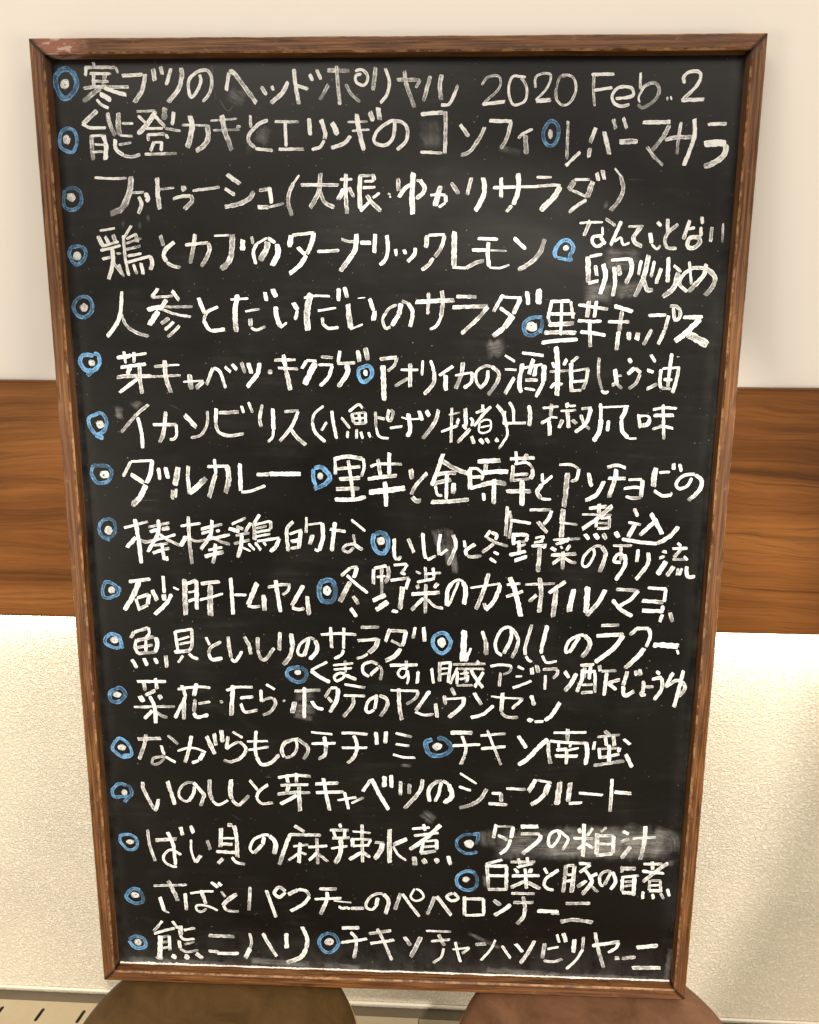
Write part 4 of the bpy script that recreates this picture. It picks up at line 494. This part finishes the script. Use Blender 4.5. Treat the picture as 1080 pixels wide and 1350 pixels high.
"32:-2386,-3851 -2487,-3975/37:-2482,-4005 -2373,-3963 -2258,-3929/35:-2280,-3847 -2225,-3935/59:-2416,-4025 -2438,-4299/29:-2417,-4048 -2323,-4021/40:-2323,-4021 -2325,-4196/30:-2428,-4116 -2326,-4090/30:-2425,-4177 -2330,-4158/54:-2470,-4270 -2405,-4305/51:-2196,-3897 -2202,-4017/29:-2209,-4017 -2165,-4061 -2057,-4050/35:-2166,-3948 -2045,-3921/45:-2219,-4078 -2217,-4169/30:-2217,-4176 -2145,-4212 -2024,-4184/29:-2168,-4122 -2059,-4087/59:-2308,-4256 -2263,-4292/62:-2174,-4259 -2122,-4287/54:-2052,-4224 -1981,-4282/40:-1909,-4006 -1637,-4009/35:-1917,-4191 -1811,-4199/43:-1825,-4215 -1598,-4210/34:-1476,-3961 -1460,-4065 -1476,-4141/53:-1476,-4141 -1533,-4265/40:-1337,-3956 -1294,-4059 -1200,-4230/48:-1093,-3947 -1091,-4127/42:-927,-3866 -877,-3999 -886,-4120/48:-886,-4120 -948,-4228 -1095,-4302",
"47:-514,-3866 -331,-3857/42:-522,-4038 -377,-4011 -253,-3984/37:-422,-3908 -364,-4010 -392,-4222/42:-233,-3923 -4,-3878/37:-220,-4038 29,-3988/34:-148,-3861 -83,-4000 3,-4230/47:133,-3947 199,-4049/52:302,-3941 200,-4185/26:354,-3868 613,-3870/31:407,-3989 602,-3960/44:484,-3905 544,-4037/37:538,-4067 514,-4173 430,-4244/36:657,-3988 690,-4136 717,-4225/26:630,-4078 805,-4049/36:805,-4057 728,-4120/44:863,-4010 973,-3998/31:1069,-3950 1020,-4064 925,-4195/36:1135,-4015 1230,-4161/39:1277,-3987 1351,-4081/44:1469,-3943 1409,-4079 1330,-4217/41:1573,-3969 1554,-4149/39:1568,-4178 1672,-4182 1761,-4148/34:1602,-4035 1717,-4008/36:1691,-3861 1721,-3956/44:1755,-3844 1791,-3946/46:1873,-3914 1868,-4070/36:1962,-3881 1962,-4029/33:1962,-4029 1904,-4150 1805,-4267/41:2056,-3981 2329,-3926/36:2323,-3934 2295,-4002 2221,-4056/36:2080,-3825 2116,-4008 2186,-4237/46:2295,-4121 2340,-4119/46:2366,-4118 2506,-4098/51:2506,-3986 2721,-3953/46:2475,-4226 2764,-4215",
]
RINGS = [
"41:-2800,4277 -2847,4224 -2844,4135 -2801,4066 -2746,4066 -2681,4135 -2671,4203 -2704,4262 -2756,4287 -2816,4272",
"28:-2816,3812 -2848,3757 -2849,3676 -2797,3641 -2742,3635 -2703,3716 -2718,3797 -2771,3822 -2822,3807",
"29:1293,3854 1259,3786 1267,3717 1311,3672 1362,3697 1385,3775 1367,3844 1324,3869 1288,3849",
"29:-2844,3329 -2854,3194 -2779,3163 -2708,3215 -2707,3308 -2765,3344 -2833,3329",
"31:-2826,2853 -2842,2784 -2792,2709 -2722,2742 -2694,2816 -2735,2858 -2826,2853",
"32:1406,2773 1393,2825 1433,2897 1486,2918 1530,2897 1549,2846 1524,2794 1537,2747/26:1417,2773 1547,2754",
"32:-2747,2250 -2814,2277 -2837,2353 -2792,2419 -2711,2430 -2670,2365 -2693,2288 -2759,2244",
"35:-2691,1924 -2784,1923 -2817,1867 -2781,1800 -2701,1789 -2645,1846 -2645,1924 -2690,1940/35:-2695,1795 -2762,1744",
"34:-249,1840 -300,1818 -295,1740 -256,1707 -199,1741 -182,1796 -210,1846 -255,1846",
"31:1306,2280 1197,2264 1149,2210 1169,2134 1235,2124 1299,2178 1307,2264/29:1277,2172 1311,2146",
"33:-2683,1403 -2767,1368 -2777,1310 -2725,1218 -2647,1242 -2612,1324 -2637,1392 -2682,1409/42:-2726,1213 -2652,1175",
"33:-2764,926 -2787,855 -2740,766 -2645,774 -2597,857 -2635,916 -2764,926",
"35:-724,914 -725,821 -703,762/40:-718,926 -642,927 -574,846 -621,775 -721,732",
"29:-2659,213 -2729,255 -2754,328 -2719,401 -2645,420 -2600,378 -2606,293 -2651,244 -2717,249",
"32:-2686,-352 -2753,-341 -2760,-265 -2730,-196 -2676,-201 -2618,-250 -2616,-313 -2698,-346/29:-2612,-244 -2588,-250/24:-2594,-250 -2594,-287",
"45:-534,-189 -575,-140 -659,-154 -690,-229 -674,-328 -614,-352 -554,-326 -534,-226 -564,-165",
"40:-169,317 -181,232 -146,148 -75,131 -40,198 -46,283 -98,324 -163,311/35:-75,174 -57,143",
"35:-2723,-709 -2770,-761 -2767,-812 -2671,-856 -2619,-822 -2633,-745 -2686,-714 -2736,-715/32:-2634,-758 -2603,-861",
"38:-2680,-1267 -2765,-1322 -2752,-1401 -2683,-1413 -2616,-1345 -2643,-1273 -2699,-1268",
"37:-892,-1012 -991,-1034 -1017,-1086 -981,-1138 -896,-1168 -833,-1121 -832,-1056 -880,-1012",
"36:537,-670 483,-639 406,-672 388,-749 431,-824 486,-842 539,-796 556,-720 519,-664",
"31:-2749,-1831 -2780,-1913 -2721,-1980 -2659,-2006 -2594,-1977 -2601,-1895 -2648,-1828 -2709,-1803 -2764,-1859/38:-2683,-1986 -2607,-1984",
"33:-2666,-2310 -2742,-2298 -2812,-2369 -2797,-2439 -2700,-2436 -2622,-2420 -2629,-2336 -2679,-2303/36:-2642,-2434 -2698,-2499",
"42:394,-1738 333,-1766 339,-1833 383,-1899 482,-1903 568,-1854 574,-1800 517,-1735 443,-1717",
"31:-2761,-2876 -2772,-2934 -2712,-3018 -2647,-3031 -2599,-2986 -2601,-2914 -2650,-2866 -2728,-2861 -2775,-2884",
"37:-2598,-3495 -2676,-3483 -2747,-3559 -2724,-3617 -2647,-3652 -2579,-3627 -2576,-3568 -2611,-3495",
"30:864,-2949 751,-2967 668,-2913 653,-2828 722,-2763 810,-2753/35:810,-2753 860,-2745 861,-2794 844,-2865",
"33:844,-3178 755,-3166 667,-3226 669,-3327 759,-3382 848,-3350 865,-3249 832,-3178",
"38:-2755,-4098 -2693,-4179 -2612,-4176 -2576,-4137 -2605,-4062 -2685,-4042 -2754,-4083",
"34:-652,-3931 -718,-3963 -752,-4039 -721,-4129 -655,-4164 -589,-4124 -549,-4047 -587,-3958 -652,-3931/37:-616,-4155 -549,-4062",
]
DOTS = [(-2771,4166,49,52),(-2794,3737,39,48),(1317,3766,27,50),(-2787,3267,49,38),(-2770,2779,43,45),(1487,2858,30,30),(-2747,2337,39,48),(-2710,1857,39,35),(-242,1785,23,36),(1216,2199,57,51),(-2678,1300,45,45),(-2670,838,57,40),(-661,851,30,40),(-2665,314,43,51),(-2674,-270,42,39),(-615,-240,43,60),(-104,243,47,45),(-2684,-776,45,42),(-2697,-1340,48,35),(-912,-1068,42,32),(472,-734,46,55),(-2688,-1897,51,38),(-2691,-2391,34,36),(450,-1810,57,44),(-2668,-2942,50,34),(-2648,-3555,53,42),(780,-2860,61,56),(754,-3259,41,38),(-2655,-4109,43,46),(-643,-4035,58,53)]
SMUDGE = "105:404,373 478,122/93:521,375 538,13/70:571,159 587,-59/136:-948,-1307 -738,-1302/136:-963,-1439 -741,-1460/74:-953,-1505 -768,-1554/188:947,-2693 952,-2904/76:947,-3203 963,-3346/250:1538,-2759 1663,-2748 2594,-2699/251:1543,-2885 2044,-2870 2726,-2820/148:2591,-2657 2782,-2735 2806,-2902/75:2739,-3017 2826,-3014/139:-1392,4099 -1245,4020/9:-1527,4319 -1513,4275 -1507,4149 -1490,4056/11:-1468,4060 -1418,3972 -1376,3957 -1342,4011/5:-1152,4235 -1101,4186/97:-1258,3653 -1192,3662/151:-1167,3792 -1039,3732/5:-1102,3792 -1094,3712/201:318,3897 321,3649/5:224,3769 278,3699 320,3689/64:883,3658 1086,3618/29:-2340,3080 -2355,3017/29:-2196,3069 -2206,2996/33:-2125,3132 -2130,3059/82:-2491,1474 -2488,1348/105:-2349,1521 -2295,1453/5:-2478,597 -2156,607/5:-2014,1489 -1924,1439/201:1805,2774 2133,2750/152:1909,2492 2134,2530/64:1782,3205 1835,3205/4:1972,3407 2141,3402/5:-2112,-3804 -2119,-3894/121:-1724,-4364 -2798,-4343/94:-1481,-4293 -843,-4315/80:-710,-4310 -314,-4340/91:974,-4306 1757,-4352/52:782,-3879 1123,-4045/91:1731,-4353 2638,-4363/77:2832,-4370 2857,-3981/167:819,1980 995,2024/196:1647,2490 1919,2480/6:-1616,-2601 -1504,-2682/6:-1271,-2181 -1183,-2186/126:302,-2517 429,-2625/50:86,-2015 198,-2026/378:1014,-2867 1416,-2847 1917,-2825 2415,-2819 2800,-2821"
rnd = random.Random(11)
for i, t in enumerate(WORDS):
    bm = bmesh.new()
    for w, p in decode(t):
        ribbon(bm, p, w * rnd.uniform(.78, .95), rnd, rnd.choice((.03, .0, .02, -.03, .05, -.05, -.08)))
    name = 'chalk_date' if i == 1 else 'chalk_dish_name'
    mesh_obj(name, bm, CHALK, board)
rings = []
for i, t in enumerate(RINGS):
    bm = bmesh.new()
    for w, p in decode(t): ribbon(bm, p, w, rnd, rnd.uniform(-.10, -.01))
    rings.append(mesh_obj('blue_chalk_ring', bm, BLUE, board))
for k, (cx, cy, rx, ry) in enumerate(DOTS):
    bm = bmesh.new(); c = Vector((cx * 1e-4, cy * 1e-4)); rx *= 1e-4; ry *= 1e-4
    w = min(rx, ry) * .44
    for turn in range(3):
        pts = []; ph = rnd.uniform(0, 6.28); m = rnd.randint(6, 9)
        for j in range(m):
            a = ph + j * 2.0 * math.pi / 4.4; rr = (.25 + .72 * j / m) * rnd.uniform(.75, 1.05)
            pts.append(c + Vector((rx * rr * math.cos(a), ry * rr * math.sin(a))))
        ribbon(bm, pts, w * rnd.uniform(.7, 1.1), rnd, rnd.uniform(-.12, -.03), step=.0007)
    mesh_obj('chalk_dot', bm, CHALK, rings[k])
for w, p in decode(SMUDGE):
    bm = bmesh.new(); ribbon(bm, p, w, rnd, 0, z0=.00003, wob=.25, cap=False, step=.003)
    mesh_obj('chalk_smear', bm, SMEAR, board)

# ---- chalk dust piled on the ledge of the bottom rail
bm = bmesh.new(); n = 420; rows = []
for i in range(n + 1):
    x = -WB / 2 + FW + .002 + (WB - 2 * FW - .004) * i / n
    h = .5 + .5 * noise.noise(Vector((x * 60, 0, 0))) + .35 * noise.noise(Vector((x * 320, 4, 0)))
    h = max(.03, h - .18 + .5 * noise.noise(Vector((x * 900, 2, 0)))) * (1.9 if x < -.2 else 1.0)
    d = .0026 + .0030 * max(0, .5 + noise.noise(Vector((x * 45, 8, 0))) + .5 * noise.noise(Vector((x * 260, 11, 0))))
    y = FW + .0007
    h *= .42; d *= .40
    rows.append([bm.verts.new((x, y + .0030 * h, -DEP + .0002)), bm.verts.new((x, y + .0020 * h, -DEP + .0012)),
                 bm.verts.new((x, y + .0008 * h, -DEP + d * .6)), bm.verts.new((x, y - .0002, -DEP + d))])
for i in range(n):
    for q in range(3): bm.faces.new((rows[i][q], rows[i + 1][q], rows[i + 1][q + 1], rows[i][q + 1]))
mesh_obj('chalk_dust', bm, DUST, board, True)
